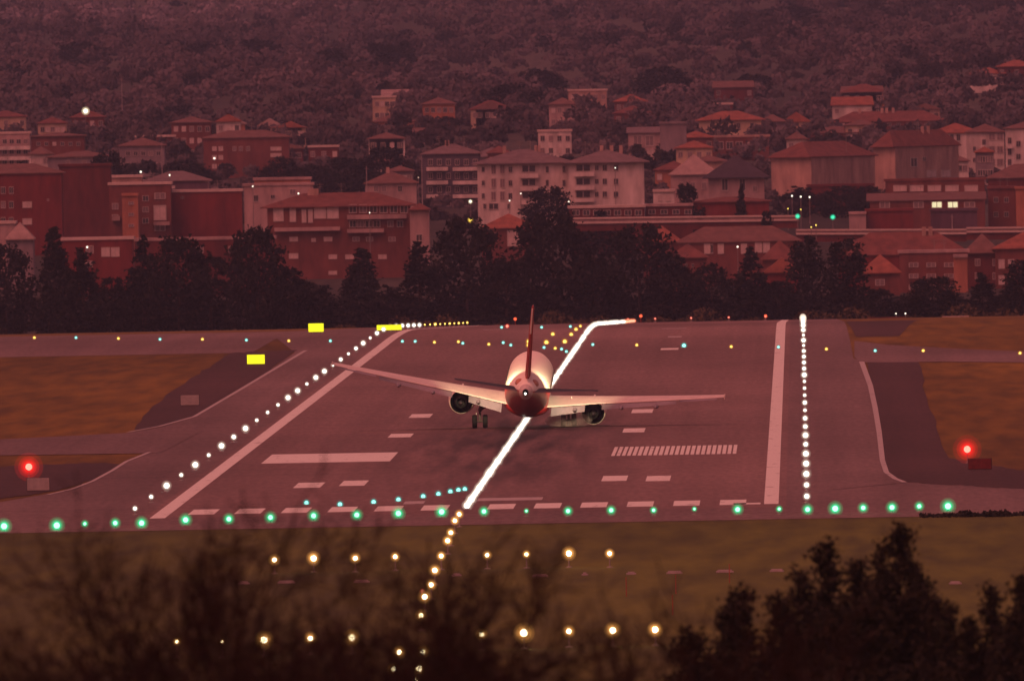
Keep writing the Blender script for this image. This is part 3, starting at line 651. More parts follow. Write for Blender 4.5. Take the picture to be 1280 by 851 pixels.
for i, (k, x, y, hw) in enumerate(row):
    nth = sum(1 for q in row[:i+1] if q[0] == k)
    place_tree(k, x, y, hw*1.12, 4880+random.uniform(0, 160), f'dark {kn[k]}, {ordn(nth)} of its kind along the row behind the runway', 'dark trees behind the runway')
k = 0
for x in range(-60, 1345, 31):   # lower growth filling the row
    k += 1; top = 366+random.uniform(-10, 14)
    place_tree('bushy', x+random.uniform(-8, 8), top, 26, 5060+random.uniform(0, 60), f'{ordn(k)} low dark tree from the left filling the gaps of the row', 'low trees filling the dark row')
rng = np.random.default_rng(5)
C = []
for x in np.arange(-70, 70, .25):
    for _ in range(14):
        Y = 4835+rng.uniform(0, 30); hh = 1.7+.9*math.sin(x*.31)+.7*math.sin(x*.83+1)
        C.append((x+rng.uniform(-.3,.3), Y, rz(Y)+rng.uniform(0, max(.6, hh))))
V, T = leaves(np.array(C), .3); hedge = obj('scrub_hedge', tri_mesh('scrub_hedge', V, T, M_leafB)); tag(hedge, 'low brownish scrub along the foot of the dark tree row', 'scrub', kind='stuff')
C = []
for (xa, xb, y, hh) in ((1150,1300,645,.1),(1200,1215,644,.22),(1230,1262,644,.25)):
    a, c = G(xa, y), G(xb, y)
    for _ in range(900):
        t = rng.uniform(); C.append((a.x+(c.x-a.x)*t, a.y+rng.uniform(-6, 6), min(1.3, abs(rng.normal()))*hh*.5*(1+.5*math.sin(t*31))))
V, T = leaves(np.array(C), .14); tag(obj('low_scrub', tri_mesh('low_scrub', V, T, M_leafN)), 'dark low scrub along the near pavement edge at the right', 'scrub', kind='stuff')
# trees among the houses and on the slope
M_save = M_leafA
mid = [('round',685,232,34,6350),('round',133,188,28,6900),('bushy',858,228,20,6250),('round',1052,232,34,6700),('cone',926,226,13,6100),('round',640,104,46,8600),('round',612,140,40,8500),('round',560,145,16,8300),
       ('round',390,205,34,7200),('round',430,195,44,7100),('round',350,195,30,7150),('round',478,182,30,7300),('round',1085,232,26,6650),('bushy',958,262,12,5900),('round',40,150,30,8600),('round',230,200,36,7300),('bushy',745,262,30,6150),('round',560,178,26,7600),('bushy',1000,232,28,6750),
       ('round',205,120,34,9000),('round',170,150,34,8700),('round',740,175,34,8300),('round',790,150,30,8800),('round',665,165,30,8300),('round',455,110,30,9300),('round',1150,100,30,9200),('bushy',620,205,22,7200)]
for i, (k, x, y, hw, Y) in enumerate(mid):
    nth = sum(1 for q in mid if q[0] == k and (q[1], q[2]) <= (x, y))
    place_tree(k, x, y, hw, Y, f'dark {kn[k]} among the houses, {ordn(nth)} of its kind from left', 'trees among the houses')
big = [('round',100,52,32,11500),('round',215,50,30,11600),('round',260,52,42,11600),('round',318,48,36,11700),('bushy',28,70,34,11400),('round',475,52,28,11600),('column',505,50,16,11500),('round',415,60,26,11700),('round',670,85,40,10800),('round',830,82,44,10900),('round',1035,-12,66,12600),('round',985,8,50,12500),('round',1090,12,46,12500),('round',1180,50,50,11400),('round',1240,62,44,11300),('round',940,92,30,10600),('round',1130,80,30,10800),('round',750,40,34,11900)]
for i, (k, x, y, hw, Y) in enumerate(sorted(big, key=lambda t: t[1])):
    yy = y+30+(x-640)*.0183; Y = float(np.interp(-yy, [-118,-55,15,70], [9500,11500,14000,17000]))-120
    t = W(x, y, Y); h = max(hw*1.1, 22)*Y/FPX*1.0
    o = place_tree(k, x, y, hw, Y, f'dark crown standing out on the wooded hillside, {ordn(i+1)} from the left', 'dark crowns on the hillside', zb=None)
# the wooded hill as one mass
rng = np.random.default_rng(21)
def forest(name, m, n, ya, yb, label, seed, size=(1.8,6.5), per=100, leaf=.75):
    global rng; rng = np.random.default_rng(seed); Cs = []; Ns = []
    for i in range(n):
        Y = ya+(yb-ya)*rng.uniform()**1.15; X = rng.uniform(-.030*Y, .022*Y)
        den = math.sin(X*.021+Y*.0031)+math.sin(X*.047-Y*.0023+2)+.6*math.sin(X*.11+Y*.004)
        if m is M_hill2 and den < .5: continue
        if m is not M_hill2 and den < -1.2 and rng.uniform() < .5: continue
        r = rng.uniform(*size)*(Y/10500); h = r*rng.uniform(1.0, 2.3)
        k = 6; cc = rng.normal(size=(k, 3)); cc /= np.linalg.norm(cc, axis=1)[:,None]; cc *= rng.uniform(.25, .6, (k,1)); cc[:,2] = np.abs(cc[:,2])*.8
        d = rng.normal(size=(per, 3)); d /= np.linalg.norm(d, axis=1)[:,None]; d[:,1] = -np.abs(d[:,1]); d[:,2] = np.abs(d[:,2])-.25; q = cc[rng.integers(0, k, per)]; c = q+d*.5*rng.uniform(.8, 1.1, (per,1))
        Cs.append(np.array([X, Y, gz(X, Y)+h*.5])+c*np.array([r, r, h*.62])); Ns.append(d)
    V, T = leaves_out(np.concatenate(Cs), np.concatenate(Ns), leaf)
    return tag(obj(name, tri_mesh(name, V, T, m)), label, 'forest', kind='stuff')
forest('hill_woodland', M_hill, 4600, 7700, 13200, 'brown wooded hillside rising behind the town as one mass', 31)
forest('upper_haze_woodland', M_hill3, 1900, 12600, 16800, 'woodland on top of the slope, painted paler to stand for mist', 35)
forest('dark_hill_woodland', M_hill2, 3000, 6900, 16800, 'darker evergreen patches of woodland on the hillside', 32, (2.4,4.6))
forest('town_greenery', M_hill, 2200, 6700, 8600, 'loose brown gardens and hedges between the houses of the town', 33, (1.4,3.0))

# near conifers on the slope below the camera
def near_conifer(seed, h=15.0, w_=4.4):
    rng = np.random.default_rng(seed); root = empty('pine_tree', (0,0,0), 'x', 'tree')
    q = MB(); q.tube((0,0,-.5), (0,0,h*.6), .22, .12, 8); q.tube((0,0,h*.6), (0,0,h*.99), .12, .015, 6); P = []
    z = 1.0; lean = rng.uniform(.8, 1.25, 12)
    while z < h*.995:
        t = z/h; L = w_*(1-t)**.92*(.8+.32*math.sin(z*3.1+seed))+.1
        for _ in range(6 if t < .85 else 4):
            a = rng.uniform(0, 2*math.pi); l = L*rng.uniform(.55, 1.15)*lean[int(a/6.2832*12) % 12]; up = rng.uniform(.1, .45)+.5*t
            e = Vector((math.cos(a)*l, math.sin(a)*l, z+l*up)); s0 = Vector((0, 0, z)); q.tube(s0, e, .025+.02*(1-t), .008, 3, cap=False)
            nn = int(26+l*60)
            u = rng.uniform(.2, 1.04, nn)**.8; pts = np.array(s0)[None]*(1-u[:,None])+np.array(e)[None]*u[:,None]
            P.append(pts+rng.normal(size=(nn,3))*(.03+.10*(1-u[:,None])*l/w_+.05+.05*u[:,None]))
        z += .3
    P = np.concatenate(P); V, T = leaves(P, .075); q.build('trunk', M_bark, root); obj('crown', tri_mesh('crown', V, T, M_leafN), root)
    return root
npx = [near_conifer(101), near_conifer(207, w_=2.7), near_conifer(315, w_=5.4)]
used = set()
near = [(2,1123,660,1.0,900),(1,1034,680,1.15,905),(0,1066,704,1.0,890),(1,1003,716,1.0,880),(0,930,738,1.15,870),(1,1239,735,.9,900),(1,1277,722,1.0,880),(0,1188,757,.85,860),(2,975,748,1.1,850),(1,1160,745,.8,880),(2,1090,752,1.2,820),(0,1215,775,.9,840),(2,860,790,1.0,840),(0,1262,770,.8,850),(0,905,762,.9,860),(0,1145,705,.7,905),(1,1100,690,.8,910),(2,1040,765,1.1,830),(0,1325,700,1.0,880)]
desc = {0:'dark pine', 1:'slender dark pine', 2:'wide dark pine'}
for i, (k, x, y, s, Y) in enumerate(near):
    o = npx[k] if k not in used else copy_tree(npx[k]); used.add(k)
    t = W(x, y, Y); o.location = (t.x, Y, t.z-15*s); o.scale = (s*1.0, s*1.0, s); o.rotation_euler = (0, 0, random.uniform(0, 6))
    if i == 0: lab = 'tallest and widest dark pine silhouette at the lower right'
    else: lab = f'{desc[k]} silhouette at the lower right, {ordn(sum(1 for q in near if q[0] == k and (q[1], q[2]) <= (x, y)))} of its kind from the left'
    o['label'] = lab; o['group'] = 'near pines at the lower right'
# bare winter trees, close and out of focus at the lower left
def bare_tree(seed, h=13.0):
    rng = np.random.default_rng(seed); root = empty('bare_tree', (0,0,0), 'x', 'tree'); br = MB(); tw = []
    def grow(p, d, l, r, lvl):
        nseg = 3
        for i in range(nseg):
            d = (d+Vector(rng.normal(size=3))*.13+Vector((0,0,.05))).normalized(); e = p+d*(l/nseg)
            if lvl < 3: br.tube(p, e, r*(1-.2*i), r*(1-.2*(i+1)), 5, cap=False)
            else: tw.append((p, e, r))
            if lvl < 6:
                for _ in range(1 if lvl < 2 else 2):
                    dd = (d+Vector(rng.normal(size=3))*.55).normalized(); grow(e, dd, l*rng.uniform(.52,.72), r*.55, lvl+1) if rng.uniform() < (.93 if lvl < 4 else .515) else None
            p = e
    for _ in range(4):
        a = rng.uniform(0, 6.28); grow(Vector((rng.normal()*.3, rng.normal()*.3, -.3)), Vector((math.cos(a)*.22, math.sin(a)*.22, 1)).normalized(), h*.52, .1, 0)
    br.build('trunk', M_bark, root); P = []; 
    V = []; T = []
    for p, e, r in tw:
        r = max(.011, r*.9); d = (e-p).normalized(); u = d.orthogonal().normalized(); v = d.cross(u); n0 = len(V)
        for c in (p, e):
            for a in (0, 2.09, 4.19): V.append(c+u*(r*math.cos(a))+v*(r*math.sin(a)))
        for k in range(3):
            a0, a1 = n0+k, n0+(k+1) % 3; T += [(a0, a1, a1+3), (a0, a1+3, a0+3)]
    o = obj('twigs', tri_mesh('twigs', [tuple(x) for x in V], T, M_twig), root); o['kind'] = 'stuff'
    return root, max(v.z for v in V), len(T)
bt = [bare_tree(s) for s in (3, 8)]
print('bare tris', [x[2] for x in bt])
used = set()
bare = [(0,60,650,500),(1,185,585,480),(1,375,560,500),(0,290,635,520),(0,470,655,470),(0,120,720,430),(1,-40,700,450),(0,570,690,480),(1,670,715,500),(0,790,735,480),(1,450,780,430),(0,700,790,430),(0,560,800,430),(1,215,735,440)]
for i, (k, x, y, Y) in enumerate(bare):
    o = bt[k][0] if k not in used else copy_tree(bt[k][0]); used.add(k)
    t = W(x, y, Y); zb = rz(Y); s = (t.z-zb)/bt[k][1]; sx = min(1.0, s*1.0); o.location = (t.x, Y, zb); o.scale = (sx, sx, s); o.rotation_euler = (0, 0, random.uniform(0, 6.28))
    nth = sum(1 for q in bare if q[1] <= x); o['label'] = f'blurred leafless tree close to the camera, {ordn(nth)} from the left along the bottom'; o['group'] = 'blurred bare trees in the foreground'
# ------------------------------------------------------------------ town
def wall_mat(nm, c): return mat('wall_'+nm, c, .9, .26, .45, .0, (1,1,.3))
WALL = {'white': wall_mat('white', (.50,.45,.44)), 'cream': wall_mat('cream', (.46,.36,.28)), 'pink': wall_mat('pink', (.34,.25,.25)), 'grey': wall_mat('grey', (.20,.17,.19)), 'brick': wall_mat('brick', (.15,.055,.048)),
        'red': wall_mat('red', (.15,.030,.028)), 'darkred': wall_mat('darkred', (.11,.030,.028)), 'orange': wall_mat('orange', (.34,.15,.10)), 'brown': wall_mat('brown', (.36,.25,.22)), 'slate': wall_mat('slate', (.085,.075,.10)), 'plum': wall_mat('plum', (.10,.06,.085))}
ROOF = {'tile': mat('roof_tile', (.14,.058,.05), .9, .25, .6, .2, (1,1,1)), 'orange': mat('roof_orange', (.22,.085,.06), .9, .25, .6, .2), 'brown': mat('roof_brown', (.14,.08,.072), .9, .2, .6, .2), 'dark': mat('roof_dark', (.045,.038,.05), .9, .2, .6), 'pale': mat('roof_pale', (.28,.21,.20), .9, .2, .6), 'grey': mat('roof_grey', (.15,.115,.12), .9, .2, .6)}
M_cornice = mat('cornice', (.48,.40,.38), .85, .1, 1); M_frame = mat('window_frame', (.42,.37,.36), .7, .1, 1)
PANE = {'dark': mat('pane_dark', (.035,.028,.035), .3, .2, .5, spec=.5), 'pale': mat('pane_blind', (.50,.42,.42), .7, .15, .8), 'mid': mat('pane_mid', (.20,.15,.16), .6, .2, .8), 'lit': emis('pane_lit', (1,.86,.5), .85)}
def unit_mesh(nm, boxes, m):
    q = MB(); 
    for b_ in boxes: q.box(*b_)
    me = bpy.data.meshes.new(nm); me.from_pydata(q.v, [], q.f); me.materials.append(m); return me
F_ = [(-.5,.5,-.12,0,.42,.5),(-.5,.5,-.12,0,-.5,-.42),(-.5,-.42,-.12,0,-.42,.42),(.42,.5,-.12,0,-.42,.42),(-.03,.03,-.1,0,-.42,.42)]
FR = unit_mesh('window', F_, M_frame); FRB = unit_mesh('window', F_, WALL['brown']); PN = {k: unit_mesh('pane', [(-.42,.42,-.05,.0,-.42,.42)], m) for k, m in PANE.items()}
def building(label, name, cat, x0, x1, ye, yb, Y, wall, roof='flat', rc='tile', ridge=0, xc=None, t=22, depth=11, win=(), balc=(), group='houses of the town', cornice=True, frames=True, chim=0, ov=.5):
    """front spans photo columns x0..x1 (a corner at xc turns a second face by t degrees), eaves at row ye"""
    s = FPX/Y; B0 = W(x0 if xc is None else xc, yb, Y); base = min(B0.z, gz(B0.x, Y))-1.5
    root = empty(name, (B0.x, Y, base), label, cat, group)
    top = W((x0+x1)/2, ye, Y).z-base
    if xc is None:
        wd = (x1-x0)/s; fp = [(0,0),(wd,0),(wd,depth),(0,depth)]; faces = [((0,0),0.0,x0,x1)]; tt = 0
    else:
        tt = R(t); wr = (x1-xc)/s/math.cos(tt); wl = (xc-x0)/s/math.sin(tt)
        # right face runs back at angle t, left face runs back perpendicular to it
        a = (wr*math.cos(tt), wr*math.sin(tt)); c = (-wl*math.sin(tt), wl*math.cos(tt))
        fp = [(0,0), a, (a[0]+c[0], a[1]+c[1]), c]; faces = [((0,0), tt, xc, x1), ((0,0), tt-math.pi/2, x0, xc)]
    cx = sum(p[0] for p in fp)/4; cyy = sum(p[1] for p in fp)/4
    q = MB(); n0 = [(p[0], p[1], 0) for p in fp]+[(p[0], p[1], top) for p in fp]
    q.add(n0, [(0,3,2,1),(4,5,6,7),(0,1,5,4),(1,2,6,5),(2,3,7,6),(3,0,4,7)]); q.build('wall', WALL[wall], root)
    def grow(k, z): 
        out = []
        for p in fp:
            dx, dy = p[0]-cx, p[1]-cyy; L_ = math.hypot(dx, dy) or 1; out.append((p[0]+dx/L_*k*1.4, p[1]+dy/L_*k*1.4, z))
        return out
    q = MB(); rh = (ye-ridge)/s if ridge else 1.6
    if roof == 'flat':
        if cornice:
            e = grow(.25, top+.003)+grow(.25, top+.5); q.add(e, [(0,3,2,1),(4,5,6,7),(0,1,5,4),(1,2,6,5),(2,3,7,6),(3,0,4,7)]); q.build('cornice', M_cornice if cornice is True else WALL[cornice], root)
    else:
        e = grow(ov, top-.15); e2 = grow(ov, top+.05); q.add(e+e2, [(0,3,2,1),(0,1,5,4),(1,2,6,5),(2,3,7,6),(3,0,4,7)])
        w01 = math.dist(fp[0], fp[1]); w12 = math.dist(fp[1], fp[2])
        lerp = lambda p, r_, k: (p[0]+(r_[0]-p[0])*k, p[1]+(r_[1]-p[1])*k)
        mA, mB, mC, mD = (lerp(fp[0], fp[3], .5), lerp(fp[1], fp[2], .5), lerp(fp[0], fp[1], .5), lerp(fp[3], fp[2], .5))
        if roof in ('hip', 'gable'):
            if w01 >= w12: k = min(.48, .5*w12/w01) if roof == 'hip' else -.02; p1, p2 = lerp(mA, mB, k), lerp(mB, mA, k); 
            else: k = min(.48, .5*w01/w12) if roof == 'hip' else -.02; p1, p2 = lerp(mC, mD, k), lerp(mD, mC, k)
            v = e2+[(p1[0], p1[1], top+rh), (p2[0], p2[1], top+rh)]
            fs = [(0,1,5,4),(1,2,5),(2,3,4,5),(3,0,4)] if w01 >= w12 else [(0,1,4),(1,2,5,4),(2,3,5),(3,0,4,5)]
            q.add(v, fs)
        elif roof == 'shed': v = e2+[(e2[3][0], e2[3][1], top+rh), (e2[2][0], e2[2][1], top+rh)]; q.add(v, [(0,1,5,4),(1,2,5),(3,0,4),(2,3,4,5)])
        rf = q.build('roof', ROOF[rc], root)
        for k in range(chim):
            c_ = MB(); u = random.uniform(.25, .75); p = lerp(mA, mB, u); c_.box(p[0]-.35, p[0]+.35, p[1]-1.2, p[1]-.6, top+rh*.4, top+rh+.8); c_.build('chimney', WALL['brown'], rf)
    def onface(px, py):
        fi = 1 if (xc is not None and px < xc) else 0; (o, ang, fa, fb) = faces[fi]
        d = ray(px, py); dr_ = Vector((math.cos(ang), math.sin(ang), 0)) if fi == 0 else Vector((math.sin(-ang)*0+math.cos(ang), math.sin(ang), 0))
        nrm = Vector((dr_.y, -dr_.x, 0)) if fi == 0 else Vector((dr_.y, -dr_.x, 0))
        P0 = Vector((B0.x, Y, 0)); k = (P0-CAM).dot(Vector((nrm.x, nrm.y, 0)))/d.dot(nrm) if abs(d.dot(nrm)) > 1e-6 else 1
        h = CAM+d*k; return h-Vector((B0.x, Y, base)), ang, nrm, abs(math.cos(ang))
    for (cols, rws, w_, h_, st) in win:
        for py in rws:
            for px in cols:
                p, ang, nrm, ca = onface(px, py); nrm = nrm if nrm.y < 0 else -nrm; p = p+nrm*.02
                st_ = st if isinstance(st, str) else random.choice(st)
                o = obj('window', FR if frames else FRB, root, p); o.rotation_euler = (0, 0, ang if ang > -1 else ang+0); o.scale = (w_/s/max(.25, ca), 1, h_/s)
                if ang < -.5: o.rotation_euler = (0, 0, math.atan2(nrm.x, -nrm.y))
                c_ = obj('pane', PN[st_], o)
    for (xa, xb, y0, y1) in balc:
        p, ang, nrm, ca = onface((xa+xb)/2, (y0+y1)/2); nrm = nrm if nrm.y < 0 else -nrm; w2 = (xb-xa)/s/2/max(.3, ca); h2 = (y1-y0)/s
        c_ = MB(); c_.box(-w2, w2, -1.3, 0, -h2/2-.12, -h2/2); c_.box(-w2, w2, -1.3, -1.2, -h2/2+.003, h2/2); c_.box(-w2, -w2+.1, -1.19, -.02, -h2/2+.003, h2/2); c_.box(w2-.1, w2, -1.19, -.02, -h2/2+.003, h2/2)
        o = c_.build('balcony', WALL['white'] if wall in ('white','pink','slate') else WALL['pink'], root, p); o.rotation_euler = (0, 0, math.atan2(nrm.x, -nrm.y))
    return root
rg = lambda a, b_, n: [a+(b_-a)*i/max(1, n-1) for i in range(n)]
D_ = ('dark','dark','mid')
B = building
# far left
B('mauve apartment block with pale floor bands at the far left edge', 'apartment_block', 'building', -60,38,168,215,7450,'pink','flat',win=[(rg(6,32,4),(177,190,203),6,6,D_)],balc=[(-20,38,183,187),(-20,38,196,200)])
B('low dark brick block right of the mauve banded apartments at far left', 'apartment_block', 'building', 39,106,170,215,7500,'brick','hip','brown',166,win=[(rg(48,98,6),(180,),5,5,('pale','dark')),((56,),(197,),6,6,'pale')],balc=[(78,92,199,203)])
B('tall dark red brick block at the left edge with two pale windows', 'apartment_block', 'building', -60,79,217,345,6300,'red','hip','brown',205,win=[((34,),(256,277),12,8,'pale'),((4,14),(238,256,276),6,9,D_),((60,),(250,),3,3,D_)],cornice=False)
B('large blank dark maroon block beside the red brick block', 'apartment_block', 'building', 76,140,208,330,6340,'darkred','flat',win=[((70,),(300,),1,1,'dark')] and [],cornice='darkred')
B('small pale house with low tent roof in front of the left red block', 'house', 'house', -20,20,280,330,5850,'pink','flat',win=[((3,11),(274,),3,4,'dark')] and [])
B('grey tent-roofed pavilion at the lower left', 'pavilion', 'house', 8,42,299,330,5830,'grey','hip','pale',278)
B('maroon block with an orange stair strip and grey bays', 'apartment_block', 'building', 138,215,231,330,6280,'brick','flat',win=[(rg(144,150,1),(258,272),8,8,'mid'),((182,),(248,262,276),8,7,D_),((200,),(266,),16,19,'pale'),((200,),(245,285),14,8,'mid')],balc=[(140,150,270,275),(192,212,277,281)])
B('narrow orange stair tower between the maroon bays', 'stair_tower', 'building', 154,174,245,330,6265,'orange','flat',win=[((164,),(254,268,282),7,4,('mid',))],cornice='orange')
B('blank bright red brick gable wall with white coping', 'apartment_block', 'building', 215,304,240,345,6290,'red','flat',win=[((228,),(247,),4,3,'dark')])
B('long low red block with a cream cornice behind the left trees', 'long_block', 'building', 80,168,300,420,5700,'red','flat',win=[((132,144),(315,),11,12,'pale'),((110,),(330,),12,8,'pale'),((112,),(312,),10,10,'mid')])
B('low red block with thin pale coping right of the cream cornice', 'long_block', 'building', 170,345,300,420,5720,'darkred','flat',win=[((250,290),(312,),9,9,'mid')],cornice='pink')
B('pinkish terrace house above the left end of the red-roofed block', 'terrace_house', 'house', 306,392,232,300,6420,'pink','flat',win=[((320,),(248,),6,9,'dark'),((341,),(246,),6,5,D_),((366,),(240,),8,7,'mid')],chim=0,cornice='pink')
B('small pink penthouse on the terrace house', 'penthouse', 'house', 318,388,225,240,6450,'orange','flat',cornice='pink')
# main red-roofed block
B('wide apartment block with a long red hipped roof and pale corner wall', 'apartment_block', 'building', 337,515,258,420,5900,'brick','hip','tile',241,depth=13,ov=1.0,
  win=[((348,),(268,),13,18,'pale'),((366,),(268,),8,19,'pale'),((380,388),(270,),6,17,'pale'),((400,416),(266,),15,15,'pale'),(rg(441,505,6),(261,),10,11,D_),(rg(441,471,4),(280,),9,9,D_),((488,500),(280,),8,8,D_),((367,410),(299,),11,6,'pale'),((367,),(320,),12,7,'pale'),((392,),(300,),6,5,'pale'),((416,437,478),(321,),11,6,'pale'),((416,),(341,360),11,5,'pale'),((445,462,490),(299,),9,6,'mid')],balc=[(434,508,268,273),(434,480,286,290),(343,425,284,288)],chim=3)
B('pale blank stair tower at the right end of the red-roofed block', 'stair_tower', 'building', 515,539,262,420,5885,'pink','hip','tile',254,win=[((524,),(297,),8,9,'dark')],ov=.6)
B('small domed house with a pale lantern behind the long red roof', 'house', 'house', 457,521,229,260,6700,'pink','hip','brown',214,win=[((470,480,500),(236,),6,8,D_)],chim=1)
B('dusky blue-grey apartment block with balcony grid left of white block', 'apartment_block', 'building', 530,602,192,300,7000,'slate','hip','grey',180,win=[(rg(538,594,6),(203,220,237,254),6,8,'dark')],balc=[(533,560,209,213),(566,598,209,213),(533,560,226,230),(566,598,226,230),(533,560,243,247),(566,598,243,247)],chim=2)
B('orange-walled house on the slope above the grey block', 'house', 'house', 467,518,152,180,8200,'orange','hip','brown',142,win=[((482,),(158,),5,5,'dark')])
B('pale low annex stepping down right of the orange-walled house', 'house', 'house', 496,541,165,190,8100,'pink','shed','brown',160)
B('pale lane wall climbing the slope above the orange-walled house', 'wall', 'wall', 478,515,123,136,9000,'pink','shed','pale',112)
B('long low cottage with pale gable and orange front', 'house', 'house', 268,306,155,170,8200,'orange','gable','pale',144)
B('pale-roofed cottage right of the long low cottage', 'house', 'house', 322,352,158,172,8250,'orange','gable','pale',148)
B('dark brick block with pale window grid on upper left slope', 'apartment_block', 'building', 255,362,172,225,7600,'brick','hip','brown',163,win=[((268,276),(186,197,208),6,6,'pale'),((293,301,310),(186,),5,6,'mid'),((345,),(186,194),14,5,'pale')])
B('faint mauve block beneath the tall mast at the left', 'apartment_block', 'building', 150,206,182,225,7650,'grey','hip','brown',172,win=[(rg(160,198,5),(192,206),6,6,D_)])
# white complex
cw = []
for y in (212, 229, 245): cw += [((604,),(y,),4,7,'dark'),((638,),(y,),5,8,'dark'),((684,705),(y,),4,9,'dark'),((661,),(y-1,),19,9,'dark'),((617,628),(y,),6,12,'mid')]
B('large pale apartment block with hipped roof and balconies, left wing', 'apartment_block', 'building', 598,712,204,285,6650,'white','hip','grey',187,depth=16,win=cw+[((617,),(258,),13,8,'dark'),((606,636),(258,),4,7,'dark')],balc=[(650,673,217,222),(650,673,233,238),(650,673,250,255)],chim=3,ov=1.2)
cw = []
for y in (210, 227, 243): cw += [((729,),(y,),20,9,'dark'),((746,),(y,),5,7,'dark'),((756,770),(y,),6,8,D_)]
B('pale hipped-roof apartment block, right wing with blank side', 'apartment_block', 'building', 712,806,203,285,6640,'white','hip','grey',187,xc=None,depth=16,win=cw,balc=[(718,743,215,220),(718,743,232,237),(718,743,248,252)],chim=3,ov=1.2)
B('dim pink house on the slope behind the white block', 'house', 'house', 684,752,146,175,8700,'pink','hip','brown',137,win=[(rg(694,742,5),(156,),5,6,'dark')])
B('unfinished pale frame building with open bays above the white block', 'frame_building', 'building', 786,826,166,215,7700,'pink','shed','grey',159,win=[((797,812),(176,),11,14,'mid'),((797,812),(192,),12,9,'pale'),((797,812),(206,),11,8,'dark')])
B('blank mauve tower wall right of the open frame building', 'tower_block', 'building', 826,859,155,225,7650,'grey','flat',cornice='grey')
B('cream house with orange roof and four small dark windows', 'house', 'house', 874,952,150,175,7950,'cream','hip','orange',139,win=[((899,908,923,940),(157,),5,7,'dark')],ov=.9)
B('brown brick block below the cream orange-roofed house', 'apartment_block', 'building', 850,962,172,225,7750,'brick','flat',cornice='brown',win=[((866,876),(181,),6,7,'dark'),((900,912,924),(182,),9,10,'dark'),((948,),(184,),4,8,'lit'),((937,),(180,194),6,5,'pale')])
B('dark slate-walled house beside the cream orange-roofed house', 'house', 'house', 950,982,152,180,8000,'grey','hip','brown',143,win=[((968,),(158,),4,12,'dark')])
B('cream gable house with an orange roof above the brown roofs', 'house', 'house', 980,1012,152,175,8050,'cream','gable','orange',140)
B('pale villa with pale left roof on the slope', 'villa', 'house', 839,898,218,265,6720,'pink','hip','pale',193,win=[((852,866,880),(232,),6,9,'mid')])
B('pale villa with a large dark hipped roof', 'villa', 'house', 886,956,222,270,6700,'pink','hip','dark',195,win=[((906,928),(231,),8,16,'dark'),((944,),(236,),6,7,'mid')],ov=1.2)
B('small white annex left of the pale villa', 'annex', 'house', 817,843,240,265,6500,'white','flat',win=[((825,835),(248,),5,7,'pale')])
B('dark red low building with pale cornice right of large conifer', 'long_block', 'building', 712,806,260,300,6150,'darkred','flat',win=[(rg(720,798,7),(266,),9,7,'dark')])
B('dark red low building with pale cornice, second right of white block', 'long_block', 'building', 808,866,258,300,6160,'darkred','flat',win=[(rg(815,860,4),(265,),9,6,'dark')],cornice='pink')
B('bright red garden wall building under the dark-roofed villa', 'long_block', 'building', 868,962,252,300,6250,'red','hip','tile',246)
B('orange-roofed house with pale wall among the dark conifers', 'house', 'house', 604,672,285,420,6000,'brick','hip','orange',267,win=[((642,),(298,),16,20,'pale'),((617,),(295,),8,8,'dark')],depth=10)
# right side
B('brown block with hipped red roof and pale left flank', 'apartment_block', 'building', 965,1095,196,260,7000,'brown','hip','tile',177,xc=1015,t=62,win=[],depth=12,ov=.8)
B('brown block with orange hipped roof and pale left flank, farther right', 'apartment_block', 'building', 1093,1200,183,250,7050,'brown','hip','tile',163,xc=1120,t=62,win=[((1142,),(203,),9,12,'dark'),((1155,),(199,),5,5,'dark'),((1164,1182),(217,),12,9,'pale')],chim=2,ov=.8)
B('long low house with a broad orange-red ridge on the slope', 'long_house', 'house', 1040,1182,152,175,8300,'brick','hip','tile',139,win=[(rg(1052,1075,3),(156,),8,4,'pale'),(rg(1100,1170,7),(156,),5,4,'dark')],chim=4)
B('low terrace with scattered white walls below the broad ridge', 'terrace_house', 'house', 1010,1100,166,185,8000,'brick','hip','brown',158,win=[((1024,1046,1062),(171,),7,5,'pale'),((1080,),(172,),5,4,'dark')])
B('white house with a bright orange roof beside the white apartments', 'house', 'house', 1165,1226,166,215,7600,'white','hip','orange',154,win=[((1190,1198),(172,),5,9,'dark')])
wb = [((1240,1250),(y,),8,9,'mid') for y in (171, 187, 203)]+[((1218,),(y,),4,6,'dark') for y in (186, 200)]
B('white apartment tower with framed balconies at the right', 'apartment_block', 'building', 1209,1256,165,225,7450,'white','hip','brown',155,win=wb+[((1230,),(178,190,202),5,8,'dark')],balc=[(1226,1234,182,185),(1226,1234,194,197),(1226,1234,206,209)])
B('white apartment tower cut by the right picture edge', 'apartment_block', 'building', 1258,1330,160,225,7430,'white','hip','brown',150,win=[((1262,),(176,190,203),5,9,'dark'),((1273,),(180,196),6,8,'dark')],balc=[(1258,1266,182,185)])
B('dark red tiled house under the right white tower', 'house', 'house', 1236,1330,222,270,6800,'darkred','hip','brown',205)
B('tall red brick block at right beside the school building', 'apartment_block', 'building', 1236,1272,236,300,6450,'brick','flat',cornice='brick',win=[((1245,1258),(250,268),6,7,'dark')])
B('orange corner wall at the right picture edge', 'apartment_block', 'building', 1271,1330,236,300,6440,'orange','flat',cornice='orange')
B('long brick school building with a row of pale windows', 'school', 'building', 1108,1232,226,300,6500,'brick','flat',cornice='brick',win=[((1125,1146,1168,1190,1214),(235.5,),17,8,'pale'),((1107+22,1150),(256,),10,7,'mid')])
B('lower wing of the school with two brightly lit windows', 'school_wing', 'building', 1088,1230,250,300,6440,'brick','shed','brown',241,win=[((1171,1191),(256,),14,8,'lit'),((1106,1148),(256,),13,8,'mid'),((1212,),(256,),14,7,'mid')])
